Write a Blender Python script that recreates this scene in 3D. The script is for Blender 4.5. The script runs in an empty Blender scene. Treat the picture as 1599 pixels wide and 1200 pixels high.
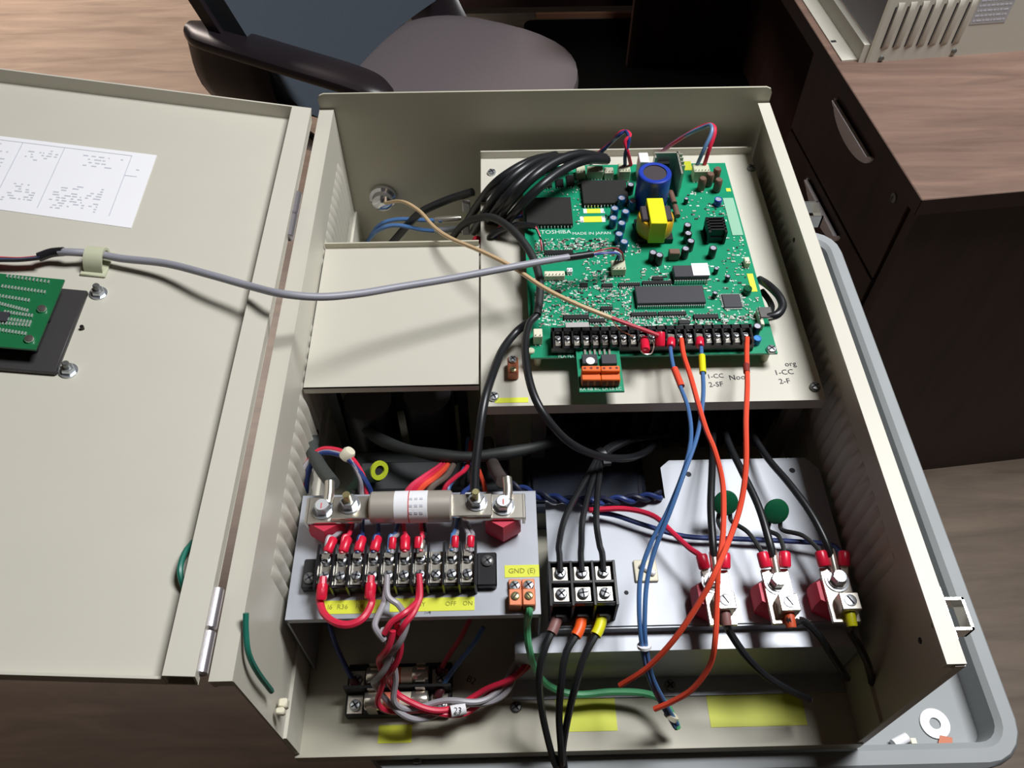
import bpy, math, random
from mathutils import Vector, Matrix
random.seed(7)
scn = bpy.context.scene
col = scn.collection
# ------------------------------------------------------------------ camera
# local frame used all through the script: x right, y away from the viewer, z up,
# origin on the rim of the open enclosure; ZR lifts that rim to its height above the floor
ZR = 0.95
FOC = 1298.414
CAM = Vector((0.16898312, -0.1517052, 0.47433906))
RR = (Vector((0.99974148, -0.02256685, -0.00277546)), Vector((0.0196921, 0.79836526, 0.60185142)), Vector((-0.01136606, -0.60175048, 0.79860326)))
cam_d = bpy.data.cameras.new('camera'); cam = bpy.data.objects.new('camera', cam_d); col.objects.link(cam)
cam_d.sensor_width = 36; cam_d.sensor_fit = 'HORIZONTAL'; cam_d.lens = FOC / 1599 * 36
cam_d.clip_start = 0.01; cam_d.clip_end = 60
mw = Matrix((RR[0], RR[1], RR[2])).transposed().to_4x4(); mw.translation = CAM + Vector((0, 0, ZR))
cam.matrix_world = mw
scn.camera = cam
# ------------------------------------------------------------------ world, lights, exposure
w = bpy.data.worlds.new('room_light'); scn.world = w; w.use_nodes = True
w.node_tree.nodes['Background'].inputs[0].default_value = (0.80, 0.86, 1.0, 1)
w.node_tree.nodes['Background'].inputs[1].default_value = 0.075
def area(name, loc, sx, sy, power, color, rz=0):
    l = bpy.data.lights.new(name, 'AREA'); l.shape = 'RECTANGLE'; l.size = sx; l.size_y = sy; l.energy = power; l.color = color
    o = bpy.data.objects.new(name, l); col.objects.link(o); o.location = (loc[0], loc[1], loc[2] + ZR); o.rotation_euler = (0, 0, rz)
    return o
CEIL = 1.62
area('ceiling_lamp_key', (0.98, 0.62, CEIL - 0.03), 0.75, 0.5, 53, (0.98, 0.99, 1.0))
area('ceiling_lamp_left', (-1.6, 2.75, CEIL - 0.03), 0.5, 1.0, 78, (1.0, 0.86, 0.78)).data.spread = math.radians(108)
vs = scn.view_settings
vs.view_transform = 'Standard'; vs.look = 'None'; vs.exposure = -0.02; vs.gamma = 1.0; vs.use_curve_mapping = False
# ------------------------------------------------------------------ projection helpers
def ray(px, py): return RR[0] * ((px - 799.5) / FOC) + RR[1] * ((600 - py) / FOC) - RR[2]
def P(px, py, z):
    d = ray(px, py); return CAM + d * ((z - CAM.z) / d.z)
def PY(px, py, y):
    d = ray(px, py); return CAM + d * ((y - CAM.y) / d.y)
def PL(px, py, o, n):
    d = ray(px, py); return CAM + d * ((o - CAM).dot(n) / d.dot(n))
X, Y, Z = Vector((1, 0, 0)), Vector((0, 1, 0)), Vector((0, 0, 1))
V = Vector
# ------------------------------------------------------------------ materials
def lin(c): return tuple(((v / 255) / 12.92 if v / 255 <= .04045 else ((v / 255 + .055) / 1.055) ** 2.4) for v in c)
def M(name, rgb, rough=.5, metal=0., var=.0, scale=60., bump=0., spec=.5, trans=0., alpha=1., coat=0.):
    m = bpy.data.materials.new(name); m.use_nodes = True; nt = m.node_tree; b = nt.nodes['Principled BSDF']
    c = lin(rgb); b.inputs['Base Color'].default_value = (*c, 1); b.inputs['Roughness'].default_value = rough; b.inputs['Metallic'].default_value = metal
    b.inputs['Specular IOR Level'].default_value = spec; b.inputs['Coat Weight'].default_value = coat
    if trans: b.inputs['Transmission Weight'].default_value = trans
    if var or bump:
        tc = nt.nodes.new('ShaderNodeTexCoord'); n = nt.nodes.new('ShaderNodeTexNoise'); n.inputs['Scale'].default_value = scale; n.inputs['Detail'].default_value = 5
        nt.links.new(tc.outputs['Object'], n.inputs['Vector'])
        if var:
            r = nt.nodes.new('ShaderNodeMapRange'); r.inputs[3].default_value = 1 - var; r.inputs[4].default_value = 1 + var
            mx = nt.nodes.new('ShaderNodeVectorMath'); mx.operation = 'SCALE'; mx.inputs[0].default_value = c
            nt.links.new(n.outputs['Fac'], r.inputs[0]); nt.links.new(r.outputs[0], mx.inputs['Scale']); nt.links.new(mx.outputs[0], b.inputs['Base Color'])
        if bump:
            bp = nt.nodes.new('ShaderNodeBump'); bp.inputs['Strength'].default_value = bump; bp.inputs['Distance'].default_value = .001
            nt.links.new(n.outputs['Fac'], bp.inputs['Height']); nt.links.new(bp.outputs[0], b.inputs['Normal'])
    return m
def wood(name, c1, c2, stretch, rough=.45, ang=0., scale=6.):
    m = bpy.data.materials.new(name); m.use_nodes = True; nt = m.node_tree; b = nt.nodes['Principled BSDF']
    tc = nt.nodes.new('ShaderNodeTexCoord'); mp = nt.nodes.new('ShaderNodeMapping'); mp.inputs['Scale'].default_value = stretch; mp.inputs['Rotation'].default_value = (0, 0, ang)
    n = nt.nodes.new('ShaderNodeTexNoise'); n.inputs['Scale'].default_value = scale; n.inputs['Detail'].default_value = 8; n.inputs['Roughness'].default_value = .62; n.inputs['Distortion'].default_value = .5
    r = nt.nodes.new('ShaderNodeValToRGB'); r.color_ramp.elements[0].position = .32; r.color_ramp.elements[0].color = (*lin(c1), 1); r.color_ramp.elements[1].position = .68; r.color_ramp.elements[1].color = (*lin(c2), 1)
    nt.links.new(tc.outputs['Object'], mp.inputs[0]); nt.links.new(mp.outputs[0], n.inputs['Vector']); nt.links.new(n.outputs['Fac'], r.inputs[0]); nt.links.new(r.outputs[0], b.inputs['Base Color'])
    b.inputs['Roughness'].default_value = rough
    return m
beige = M('beige_paint', (201, 197, 184), .42, var=.03, scale=25, bump=.03)
beige_shade = M('beige_paint_shaded', (190, 186, 168), .5, var=.04, scale=20, bump=.03)  # same beige paint, with shade mixed into the colour for the dimmer faces
galv = M('galvanised_sheet', (168, 172, 180), .42, .25, var=.05, scale=35, bump=.02)
steel = M('bright_steel', (232, 232, 230), .2, .95)
tin = M('tinned_copper', (226, 220, 208), .26, .85, var=.06, scale=90)
zinc = M('zinc_screw', (205, 210, 216), .28, .8, var=.1, scale=300)
dzinc = M('dull_screw', (120, 122, 120), .4, .6)
brass = M('brass_screw', (200, 190, 140), .3, .8)
blk = M('black_plastic', (22, 22, 24), .42, var=.1, scale=80)
blks = M('black_phenolic', (28, 28, 31), .28, var=.1, scale=80)
cablk = M('black_cable', (30, 31, 34), .36)
cablk2 = M('black_cable_matte', (36, 38, 38), .6)
chipm = M('chip_package', (52, 52, 58), .5, var=.06, scale=200)
modm = M('module_package', (26, 26, 24), .8, var=.25, scale=500, bump=.2)
pcbm = M('green_solder_mask', (24, 142, 104), .3, var=.10, scale=120)
pcbd = M('dark_green_solder_mask', (24, 104, 62), .35, var=.10, scale=90)
pin = M('solder_pin', (222, 226, 222), .3, .6)
silk = M('white_silkscreen', (214, 232, 222), .6)
white = M('white_paper', (238, 238, 242), .7, var=.02, scale=30)
cream = M('cream_nylon', (226, 220, 196), .45)
natny = M('natural_nylon', (196, 198, 170), .4)
bluecap = M('blue_sleeve', (36, 62, 168), .3)
bluecap2 = M('teal_blue_sleeve', (24, 84, 134), .3)
captop = M('aluminium_can_top', (206, 204, 222), .3, .5)
capdark = M('dark_vent_top', (58, 50, 56), .55)
yelw = M('yellow_tape', (226, 222, 26), .4)
yell2 = M('yellow_label', (222, 228, 60), .5, var=.04, scale=60)
amber = M('amber_tape', (214, 168, 30), .35)
red = M('red_insulation', (216, 42, 72), .36)
reds = M('red_crimp_sleeve', (222, 30, 62), .3)
redst = M('red_glass_polyester', (206, 44, 74), .5, var=.06, scale=80)
org = M('orange_red_wire', (240, 84, 58), .36)
orgc = M('orange_connector', (226, 104, 36), .45)
orgd = M('dark_orange_opening', (120, 42, 24), .6)
blue = M('blue_wire', (74, 114, 168), .36)
navy = M('navy_wire', (40, 60, 120), .4)
gryw = M('grey_wire', (158, 154, 160), .4)
gryc = M('grey_cable', (150, 150, 160), .42)
tan = M('tan_wire', (206, 176, 136), .4)
green = M('green_wire', (84, 166, 114), .38)
dgreen = M('dark_green_wire', (30, 112, 96), .4)
grn_disc = M('green_epoxy', (20, 84, 56), .22)
brownw = M('brown_sleeve', (134, 92, 88), .5)
copper = M('orange_ground_lug', (222, 134, 96), .5, .25, var=.06, scale=80)
brown_lug = M('brown_ground_lug', (166, 92, 60), .5, .2)
brownc = M('brown_coil', (112, 84, 70), .5, var=.15, scale=300)
heats = M('black_heatsink', (16, 16, 18), .4)
alum = M('aluminium_heatsink', (196, 194, 180), .35, .6)
fuseb = M('fuse_barrel', (196, 188, 178), .36, .4, var=.08, scale=60)
fuset = M('fuse_tube', (226, 212, 190), .5)
fuser = M('fuse_red_print', (226, 120, 96), .5)
ink = M('black_ink', (40, 40, 48), .7)
inkg = M('grey_print', (202, 202, 212), .7)
inkr = M('red_print', (210, 90, 90), .6)
cartm = M('grey_plastic_cart', (150, 154, 156), .62, var=.10, scale=18, bump=.1)
fabric = M('blue_grey_fabric', (72, 80, 90), .9, var=.12, scale=300, bump=.3)
seatf = M('grey_fabric', (112, 102, 104), .95, var=.12, scale=400, bump=.3)
chairp = M('black_chair_plastic', (40, 34, 38), .32)
darkw = M('drive_chassis_black', (24, 24, 26), .6, var=.2, scale=40)
chrome = M('chrome', (210, 210, 214), .15, .95)
handle_m = M('white_pull', (248, 240, 242), .35)
bezel = M('black_bezel', (58, 56, 56), .45, var=.08, scale=60)
floor_m = wood('laminate_floor', (100, 87, 76), (126, 111, 97), (1.2, 9, 1), .42, scale=3)
desk_m = wood('brown_laminate_top', (104, 82, 72), (134, 108, 94), (1.5, 14, 4), .5, scale=3)
deskd_m = wood('dark_walnut_panel', (52, 35, 31), (66, 46, 40), (6, 6, .8), .5, scale=5)
deskl_m = wood('dark_walnut_drawer', (56, 38, 34), (72, 50, 44), (6, 6, .8), .5, scale=5)
wallm = M('painted_wall', (120, 112, 102), .8, var=.02, scale=10)
# ------------------------------------------------------------------ mesh builder
def cr(pts, sub=6):
    pts = [V(p) for p in pts]
    if len(pts) < 3: return pts
    q = [pts[0] * 2 - pts[1]] + pts + [pts[-1] * 2 - pts[-2]]; out = []
    for i in range(1, len(q) - 2):
        a, b, c, d = q[i - 1:i + 3]
        for k in range(sub):
            t = k / sub
            out.append(.5 * ((2 * b) + (c - a) * t + (2 * a - 5 * b + 4 * c - d) * t * t + (3 * b - a - 3 * c + d) * t ** 3))
    out.append(pts[-1]); return out
def frames(pts):
    T = []
    for i in range(len(pts)):
        t = (pts[min(i + 1, len(pts) - 1)] - pts[max(i - 1, 0)]); T.append(t.normalized() if t.length > 1e-9 else Z.copy())
    up = Z if abs(T[0].z) < .9 else X
    N = [(up - T[0] * up.dot(T[0])).normalized()]
    for i in range(1, len(pts)):
        n = N[-1] - T[i] * N[-1].dot(T[i]); N.append(n.normalized() if n.length > 1e-6 else N[-1])
    return T, N, [t.cross(n) for t, n in zip(T, N)]
class MB:
    def __init__(s): s.v = []; s.f = []; s.fm = []; s.ms = []
    def mi(s, m):
        if m not in s.ms: s.ms.append(m)
        return s.ms.index(m)
    def add(s, vs_, fs, m):
        o = len(s.v); s.v += [V(v) for v in vs_]; k = s.mi(m)
        for f in fs: s.f.append([i + o for i in f]); s.fm.append(k)
    def box(s, c, d, m, ax=(X, Y, Z), ch=0.):
        c = V(c); a, b, e = (ax[0] * d[0] / 2, ax[1] * d[1] / 2, ax[2] * d[2] / 2)
        if ch <= 0:
            vs_ = [c + a * i + b * j + e * k for k in (-1, 1) for j in (-1, 1) for i in (-1, 1)]
            s.add(vs_, [(0, 2, 3, 1), (4, 5, 7, 6), (0, 1, 5, 4), (2, 6, 7, 3), (0, 4, 6, 2), (1, 3, 7, 5)], m); return
        ch = min(ch, .45 * min(d)); fa, fb, fe = 1 - 2 * ch / d[0], 1 - 2 * ch / d[1], 1 - 2 * ch / d[2]
        vs_ = []; idx = {}
        for k in (-1, 1):
            for j in (-1, 1):
                for i in (-1, 1):
                    for w_, (x, y, z) in enumerate(((1, fb, fe), (fa, 1, fe), (fa, fb, 1))):
                        idx[(i, j, k, w_)] = len(vs_); vs_.append(c + a * i * x + b * j * y + e * k * z)
        I = idx; fs = []
        for i in (-1, 1):
            q = [I[(i, -1, -1, 0)], I[(i, 1, -1, 0)], I[(i, 1, 1, 0)], I[(i, -1, 1, 0)]]; fs.append(q if i > 0 else q[::-1])
            q = [I[(-1, i, -1, 1)], I[(-1, i, 1, 1)], I[(1, i, 1, 1)], I[(1, i, -1, 1)]]; fs.append(q if i > 0 else q[::-1])
            q = [I[(-1, -1, i, 2)], I[(1, -1, i, 2)], I[(1, 1, i, 2)], I[(-1, 1, i, 2)]]; fs.append(q if i > 0 else q[::-1])
        def orient(q):
            n = (vs_[q[1]] - vs_[q[0]]).cross(vs_[q[2]] - vs_[q[0]]); ctr = sum((vs_[t] for t in q), V((0, 0, 0))) / len(q)
            return q if n.dot(ctr - c) > 0 else q[::-1]
        for i in (-1, 1):
            for j in (-1, 1):
                fs.append([I[(i, j, -1, 0)], I[(i, j, -1, 1)], I[(i, j, 1, 1)], I[(i, j, 1, 0)]])
                fs.append([I[(i, -1, j, 0)], I[(i, -1, j, 2)], I[(i, 1, j, 2)], I[(i, 1, j, 0)]])
                fs.append([I[(-1, i, j, 1)], I[(-1, i, j, 2)], I[(1, i, j, 2)], I[(1, i, j, 1)]])
                for k in (-1, 1): fs.append([I[(i, j, k, 0)], I[(i, j, k, 1)], I[(i, j, k, 2)]])
        s.add(vs_, [orient(list(q)) for q in fs], m)
    def bx(s, x0, x1, y0, y1, z0, z1, m, ch=0.): s.box(((x0 + x1) / 2, (y0 + y1) / 2, (z0 + z1) / 2), (abs(x1 - x0), abs(y1 - y0), abs(z1 - z0)), m, ch=ch)
    def lathe(s, c, prof, m, n=16, ax=Z, start=0., ms=None, cap=True):
        c = V(c); ax = V(ax).normalized(); u = (X - ax * X.dot(ax)); u = u.normalized() if u.length > .1 else (Y - ax * Y.dot(ax)).normalized(); w_ = ax.cross(u)
        vs_ = []
        for r, h in prof:
            for k in range(n):
                t = start + 2 * math.pi * k / n; vs_.append(c + ax * h + (u * math.cos(t) + w_ * math.sin(t)) * r)
        o = len(s.v); s.v += vs_
        for i in range(len(prof) - 1):
            k_ = s.mi(ms[i] if ms else m)
            for k in range(n):
                s.f.append([o + i * n + k, o + i * n + (k + 1) % n, o + (i + 1) * n + (k + 1) % n, o + (i + 1) * n + k]); s.fm.append(k_)
        if not cap: return
        s.f.append([o + k for k in range(n)][::-1]); s.fm.append(s.mi(ms[0] if ms else m))
        s.f.append([o + (len(prof) - 1) * n + k for k in range(n)]); s.fm.append(s.mi(ms[-1] if ms else m))
    def cyl(s, p0, p1, r, m, n=16, r1=None):
        p0, p1 = V(p0), V(p1); s.lathe(p0, [(r, 0), (r if r1 is None else r1, (p1 - p0).length)], m, n, p1 - p0)
    def tube(s, pts, r, m, n=8, sub=6, smooth=True, ms=None):
        pts = cr(pts, sub) if smooth else [V(p) for p in pts]
        T, N, B = frames(pts); o = len(s.v); k_ = s.mi(m)
        for i, p in enumerate(pts):
            rr = r(i / (len(pts) - 1)) if callable(r) else r
            for k in range(n):
                t = 2 * math.pi * k / n; s.v.append(p + (N[i] * math.cos(t) + B[i] * math.sin(t)) * rr)
        for i in range(len(pts) - 1):
            for k in range(n):
                s.f.append([o + i * n + k, o + i * n + (k + 1) % n, o + (i + 1) * n + (k + 1) % n, o + (i + 1) * n + k]); s.fm.append(k_)
        s.f.append([o + k for k in range(n)][::-1]); s.fm.append(k_); s.f.append([o + (len(pts) - 1) * n + k for k in range(n)]); s.fm.append(k_)
    def prism(s, poly, h, m, o=(0, 0, 0), ax=(X, Y, Z)):
        o = V(o); n = len(poly); a = [o + ax[0] * p[0] + ax[1] * p[1] for p in poly]; b = [p + ax[2] * h for p in a]
        s.add(a + b, [list(range(n))[::-1], list(range(n, 2 * n))] + [[i, (i + 1) % n, n + (i + 1) % n, n + i] for i in range(n)], m)
    def loft(s, rings, m):
        n = len(rings[0]); o = len(s.v); k_ = s.mi(m)
        for r in rings: s.v += [V(p) for p in r]
        for i in range(len(rings) - 1):
            for k in range(n): s.f.append([o + i * n + k, o + i * n + (k + 1) % n, o + (i + 1) * n + (k + 1) % n, o + (i + 1) * n + k]); s.fm.append(k_)
        s.f.append([o + k for k in range(n)][::-1]); s.fm.append(k_); s.f.append([o + (len(rings) - 1) * n + k for k in range(n)]); s.fm.append(k_)
    def screw(s, c, r, h, m, slot=None, ax=Z, ang=.6, cross=False):
        s.lathe(c, [(r, 0), (r, h * .55), (r * .8, h * .9), (r * .35, h)], m, 14, ax)
        ax = V(ax).normalized(); u = (X - ax * X.dot(ax)); u = u.normalized() if u.length > .1 else Y.copy(); w_ = ax.cross(u)
        a = u * math.cos(ang) + w_ * math.sin(ang); b = ax.cross(a)
        if slot:
            s.box(V(c) + ax * (h * .93), (r * 1.5, r * .28, h * .2), slot, (a, b, ax))
            if cross: s.box(V(c) + ax * (h * .93), (r * .28, r * 1.5, h * .2), slot, (a, b, ax))
    def build(s, name, parent=None, base=None, smooth=True):
        if base is None:
            if parent: base = V(parent['_b'])
            else:
                lo = [min(v[i] for v in s.v) for i in range(3)]; hi = [max(v[i] for v in s.v) for i in range(3)]
                base = V(((lo[0] + hi[0]) / 2, (lo[1] + hi[1]) / 2, lo[2]))
        me = bpy.data.meshes.new(name); me.from_pydata([v - base for v in s.v], [], s.f)
        for m in s.ms: me.materials.append(m)
        me.polygons.foreach_set('material_index', s.fm)
        if smooth: me.shade_smooth(); me.set_sharp_from_angle(angle=math.radians(38))
        me.update()
        o = bpy.data.objects.new(name, me); col.objects.link(o)
        if parent: o.parent = parent
        else: o.location = base + V((0, 0, ZR))
        o['_b'] = tuple(base)
        return o
def tag(o, label, cat, group=None):
    o['label'] = label; o['category'] = cat
    if group: o['group'] = group
    return o
def thing(name, label, cat, base, group=None):
    o = bpy.data.objects.new(name, None); col.objects.link(o); o.location = V(base) + V((0, 0, ZR)); o['_b'] = tuple(base); o.empty_display_size = .02
    return tag(o, label, cat, group)
def struct(name, mb):
    o = mb.build(name); o['kind'] = 'structure'; return o
def text(name, s, center, size, m, parent, ax=(X, Y), h=.0):
    c = bpy.data.curves.new('t', 'FONT'); c.body = s; c.size = size; c.align_x = 'CENTER'; c.align_y = 'CENTER'; c.resolution_u = 2
    o = bpy.data.objects.new('t', c); col.objects.link(o)
    me = bpy.data.meshes.new_from_object(o.evaluated_get(bpy.context.evaluated_depsgraph_get()))
    bpy.data.objects.remove(o); bpy.data.curves.remove(c)
    base = V(parent['_b']); n = ax[0].cross(ax[1])
    for v in me.vertices: v.co = V(center) + ax[0] * v.co.x + ax[1] * v.co.y + n * .00025 - base
    me.materials.clear(); me.materials.append(m)
    ob = bpy.data.objects.new(name, me); col.objects.link(ob); ob.parent = parent; ob['_b'] = tuple(base)
    return ob
def pz(pts): return [P(*p) for p in pts]
W, D = .43, .5387
FLR = -.172
# ================================================================== ROOM
b = MB(); b.bx(-3.2, 3.0, -2.2, 3.6, -.97, -.95, floor_m); struct('floor', b)
b = MB(); b.bx(-3.2, 3.0, 3.6, 3.7, -.95, CEIL + .05, wallm); struct('wall_back', b)
b = MB(); b.bx(3.0, 3.1, -2.2, 3.6, -.95, CEIL + .05, wallm); struct('wall_right', b)
b = MB(); b.bx(-3.3, -3.2, -2.2, 3.6, -.95, CEIL + .05, wallm); struct('wall_left', b)
b = MB(); b.bx(-3.2, 3.0, -2.3, -2.2, -.95, CEIL + .05, wallm); struct('wall_front', b)
b = MB(); b.bx(-3.3, 3.1, -2.3, 3.7, CEIL, CEIL + .06, wallm); struct('ceiling', b)
# ================================================================== CART
TR = -.216
cx0, cx1, cy0, cy1 = .06, .557, -.016, .56
t = thing('utility_cart', 'grey moulded plastic utility cart with raised rim under the open enclosure', 'cart', ((cx0 + cx1) / 2, .25, -.95))
def rrect(x0, x1, y0, y1, r, n=5):
    o = []
    for (cx, cy, a0) in ((x1 - r, y0 + r, -90), (x1 - r, y1 - r, 0), (x0 + r, y1 - r, 90), (x0 + r, y0 + r, 180)):
        for k in range(n + 1):
            a = math.radians(a0 + 90 * k / n); o.append((cx + r * math.cos(a), cy + r * math.sin(a)))
    return o
def ring(x0, x1, y0, y1, r, z): return [V((p[0], p[1], z)) for p in rrect(x0, x1, y0, y1, r)]
b = MB(); RZ = -.1865
b.loft([ring(cx0 + .02, cx1 - .02, cy0 + .02, cy1 - .02, .02, TR - .03), ring(cx0 + .004, cx1 - .004, cy0 + .004, cy1 - .004, .03, TR - .03), ring(cx0, cx1, cy0, cy1, .034, RZ - .004), ring(cx0 + .003, cx1 - .003, cy0 + .003, cy1 - .003, .03, RZ),
        ring(cx0 + .013, cx1 - .013, cy0 + .013, cy1 - .013, .02, RZ), ring(cx0 + .017, cx1 - .017, cy0 + .018, cy1 - .018, .016, RZ - .004), ring(cx0 + .019, cx1 - .019, cy0 + .021, cy1 - .021, .012, TR)], cartm)
b.build('tray', t)
b = MB(); b.loft([ring(cx0 + .01, cx1 - .01, cy0 + .01, cy1 - .01, .03, z) for z in (-.76, -.72)], cartm); b.build('lower_shelf', t)
for i, (x, y) in enumerate(((cx0 + .05, cy0 + .05), (cx1 - .05, cy0 + .05), (cx0 + .05, cy1 - .05), (cx1 - .05, cy1 - .05))):
    b = MB(); b.box((x, y, -.56), (.04, .04, .58), cartm, ch=.006); leg = b.build('leg', t)
    b = MB(); b.cyl((x - .012, y, -.915), (x + .012, y, -.915), .035, blk, 20); b.bx(x - .016, x + .016, y - .012, y + .012, -.90, -.85, dzinc); b.build('caster', leg)
# loose items in the tray
b = MB(); c = P(1459, 1131, TR)
b.lathe(c, [(.0045, 0), (.0115, 0), (.0115, .0015), (.0045, .0015), (.0045, 0)], M('washer_zinc', (214, 216, 218), .5, .3), 28, cap=False); tag(b.build('washer'), 'round flat steel washer lying on the cart tray', 'washer')
b = MB(); a, e = P(1395, 1163, TR + .004), P(1416, 1152, TR + .004); b.cyl(a, e, .0038, white, 14); b.box(e + V((.004, -.003, -.001)), (.004, .004, .005), cream); tag(b.build('plastic_spacer'), 'small white plastic spacer lying beside the washer', 'spacer')
b = MB(); c = P(1473, 1158, TR); b.prism([(-.006, -.003), (.005, -.004), (.007, .002), (-.002, .004)], .002, brown_lug, c); tag(b.build('paper_scrap'), 'tiny brown scrap lying below the washer', 'scrap')
# ================================================================== ENCLOSURE
FL = .0127; FR = .0114; T_ = .0016
E = thing('electrical_enclosure', 'beige sheet metal drive enclosure lying open on the grey cart', 'enclosure', (W / 2, D / 2, -.186))
b = MB(); b.bx(FL, W, 0, D, -.1855, FLR, beige_shade); b.build('base_pan', E)
b = MB(); b.bx(FL, W - .002, -.0016, 0, -.1845, FLR + .0005, beige_shade); lip = b.build('front_lip', E)
c = PY(652, 1187, -.0016); b = MB(); b.screw(c, .0036, .003, dzinc, ink, ax=-Y); b.build('screw', lip)
lw = MB(); lw.bx(FL - T_ / 2, FL + T_ / 2, .0005, D - .0019, -.1854, -.0019, beige); lw = lw.build('side_wall', E)
rw = MB(); rw.bx(W - T_, W, .0005, D - .0019, -.1854, -.0019, beige); rw.bx(W - .006, W, -.0008, .0004, -.1854, -.002, beige); rw = rw.build('side_wall', E)
b = MB(); b.bx(FL + T_ / 2, FL + .0032, .001, D, FLR, -.128, beige); b.build('seam_strip', lw)
b = MB(); b.bx(W - .0042, W - T_, .001, D, FLR, -.128, beige_shade); b.build('seam_strip', rw)
b = MB(); b.bx(0, FL + T_ / 2, 0, D - .0019, -.0018, 0, beige); b.bx(0.0001, .0014, .0005, D - .002, -.012, -.0018, beige); b.bx(0.0001, FL, 0.0001, .0014, -.009, -.0018, beige); b.build('flange', E)
b = MB(); b.bx(W - FR, W, 0, D - .0019, -.0018, 0, beige); b.bx(W - FR, W - T_, 0.0001, .0014, -.007, -.0018, beige); b.build('flange', E)
b = MB(); r = .006
poly = [(0, -.1855), (W, -.1855), (W, .0158 - r), (W - r * .3, .0158 - r * .3), (W - r, .0158), (r, .0158), (r * .3, .0158 - r * .3), (0, .0158 - r)]
b.prism(poly, -.0018, beige_shade, (0, D, 0), (X, Z, -Y)); b.build('rear_wall', E)
# pressed louvers, one piece each
def louver_mesh(sx):
    m = MB(); h = .035; ri = []
    for zz, s_ in ((-h, .05), (-h * .82, .8), (-h * .6, 1), (h * .6, 1), (h * .82, .8), (h, .05)):
        ri.append([V((0, -.0042, zz)), V((sx * .0030 * s_, -.001, zz)), V((sx * .0036 * s_, .0014, zz)), V((0, .004, zz))])
    m.loft(ri if sx > 0 else [q[::-1] for q in ri], beige); o = m.build('louver', None, V((0, 0, 0))); me = o.data; bpy.data.objects.remove(o); return me
for wall, sx, x0, in ((lw, 1, FL + T_ / 2), (rw, -1, W - T_)):
    me = louver_mesh(sx)
    ys = [.085 + .0118 * k for k in range(19)] + [.375 + .0118 * k for k in range(12)]
    for yy in ys:
        o = bpy.data.objects.new('louver', me); col.objects.link(o); o.parent = wall; o.location = V((x0, yy, -.075)) - V(wall['_b']); o['_b'] = (0, 0, 0)
# hinges
for a, e in (((463, 303), (452, 372)), ((338, 920), (315, 1054))):
    p0, p1 = P(*a, .010), P(*e, .010); x = (p0.x + p1.x) / 2; mid = (p0 + p1) / 2
    for q0, q1 in ((p0, mid + V((0, .0007, 0))), (mid - V((0, .0007, 0)), p1)):
        b = MB(); b.lathe((x, q0.y, .010), [(.0032, 0), (.0040, .0006), (.0040, q0.y - q1.y - .0006), (.0032, q0.y - q1.y)], M('hinge_steel', (176, 172, 178), .32, .8), 16, -Y); b.build('hinge_knuckle', E)
# latch catches on the right wall
for (px, py) in ((1272, 332), (1503, 962)):
    y = P(px, py, -.008).y; b = MB()
    b.bx(W, W + .014, y - .010, y - .0085, -.016, -.004, steel); b.bx(W, W + .014, y + .0085, y + .010, -.016, -.004, steel); b.bx(W + .0125, W + .014, y - .010, y + .010, -.016, -.004, steel); b.bx(W, W + .0012, y - .016, y + .016, -.018, -.002, steel)
    b.build('latch_catch', E)
for (px, py) in ((1437, 1001), (1458, 977), (1210, 325), (1240, 375)):
    d_ = ray(px, py); p = CAM + d_ * ((W - T_ - CAM.x) / d_.x); b = MB(); b.lathe(p, [(.0022, 0), (.0018, .0006)], ink, 12, -X); b.build('rivet_hole', rw)
for (px, py, s_) in ((436, 1100, .006), (431, 1112, .0045)):
    d_ = ray(px, py); p = CAM + d_ * ((FL + .0032 - CAM.x) / d_.x); b = MB(); b.box(p + V((.003, 0, 0)), (.006, s_, s_ * 1.3), cream, ch=.001); b.build('plug', lw)
# rear-wall plug with the tan wire
c = PY(598, 306, D - .0018); KN = c.copy()
b = MB(); b.lathe(c, [(.014, 0), (.014, .004), (.011, .006), (.0105, .012), (.006, .0145)], chrome, 24, -Y); b.build('plug', E)
# ------------------------------------------------------------------ door (part of the enclosure)
th = math.radians(9.75); DU = V((-math.cos(th), 0, math.sin(th))); DN = V((math.sin(th), 0, math.cos(th))); DO = V((.0005, 0, .023)); DAX = (DU, Y, DN)
def DP(u, v, n): return DO + DU * u + Y * v + DN * n
def DX(px, py, n): return PL(px, py, DO + DN * n, DN)
PN = -.0135; v0, v1 = -.0045, .5065
def dbox(mb, u0, u1, va, vb, n0, n1, m, ch=0): mb.box(DP((u0 + u1) / 2, (va + vb) / 2, (n0 + n1) / 2), (abs(u1 - u0), abs(vb - va), abs(n1 - n0)), m, DAX, ch)
b = MB(); dbox(b, 0, .41, v0, v1, PN - .0016, PN, beige); door = b.build('door', E)
b = MB(); dbox(b, 0, .017, v0, v1, -.0016, 0, beige); dbox(b, 0.0001, .0014, v0 + .0003, v1 - .0003, PN, -.0016, beige); dbox(b, .0156, .0169, v0 + .0003, v1 - .0003, PN, -.0016, beige); b.build('hinge_flange', door)
b = MB(); dbox(b, .017, .41, v1 - .0016, v1, PN, 0, beige); b.build('rear_flange', door)
b = MB(); dbox(b, .017, .41, v0, v0 + .0016, PN, -.006, beige); b.build('front_flange', door)
b = MB(); dbox(b, .4084, .41, v0, v1, PN, 0, beige); b.build('edge_flange', door)
for (px, py) in ((154, 459), (107, 580)):
    c = DX(px, py, PN); b = MB(); b.lathe(c, [(.0062, 0), (.0062, .0012)], zinc, 20, DN); b.lathe(c, [(.0046, .0012), (.0046, .004), (.004, .0048)], zinc, 6, DN); b.lathe(c, [(.0024, .0048), (.0024, .0088), (.0018, .0095)], dzinc, 12, DN); b.build('flange_nut', door)
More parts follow.
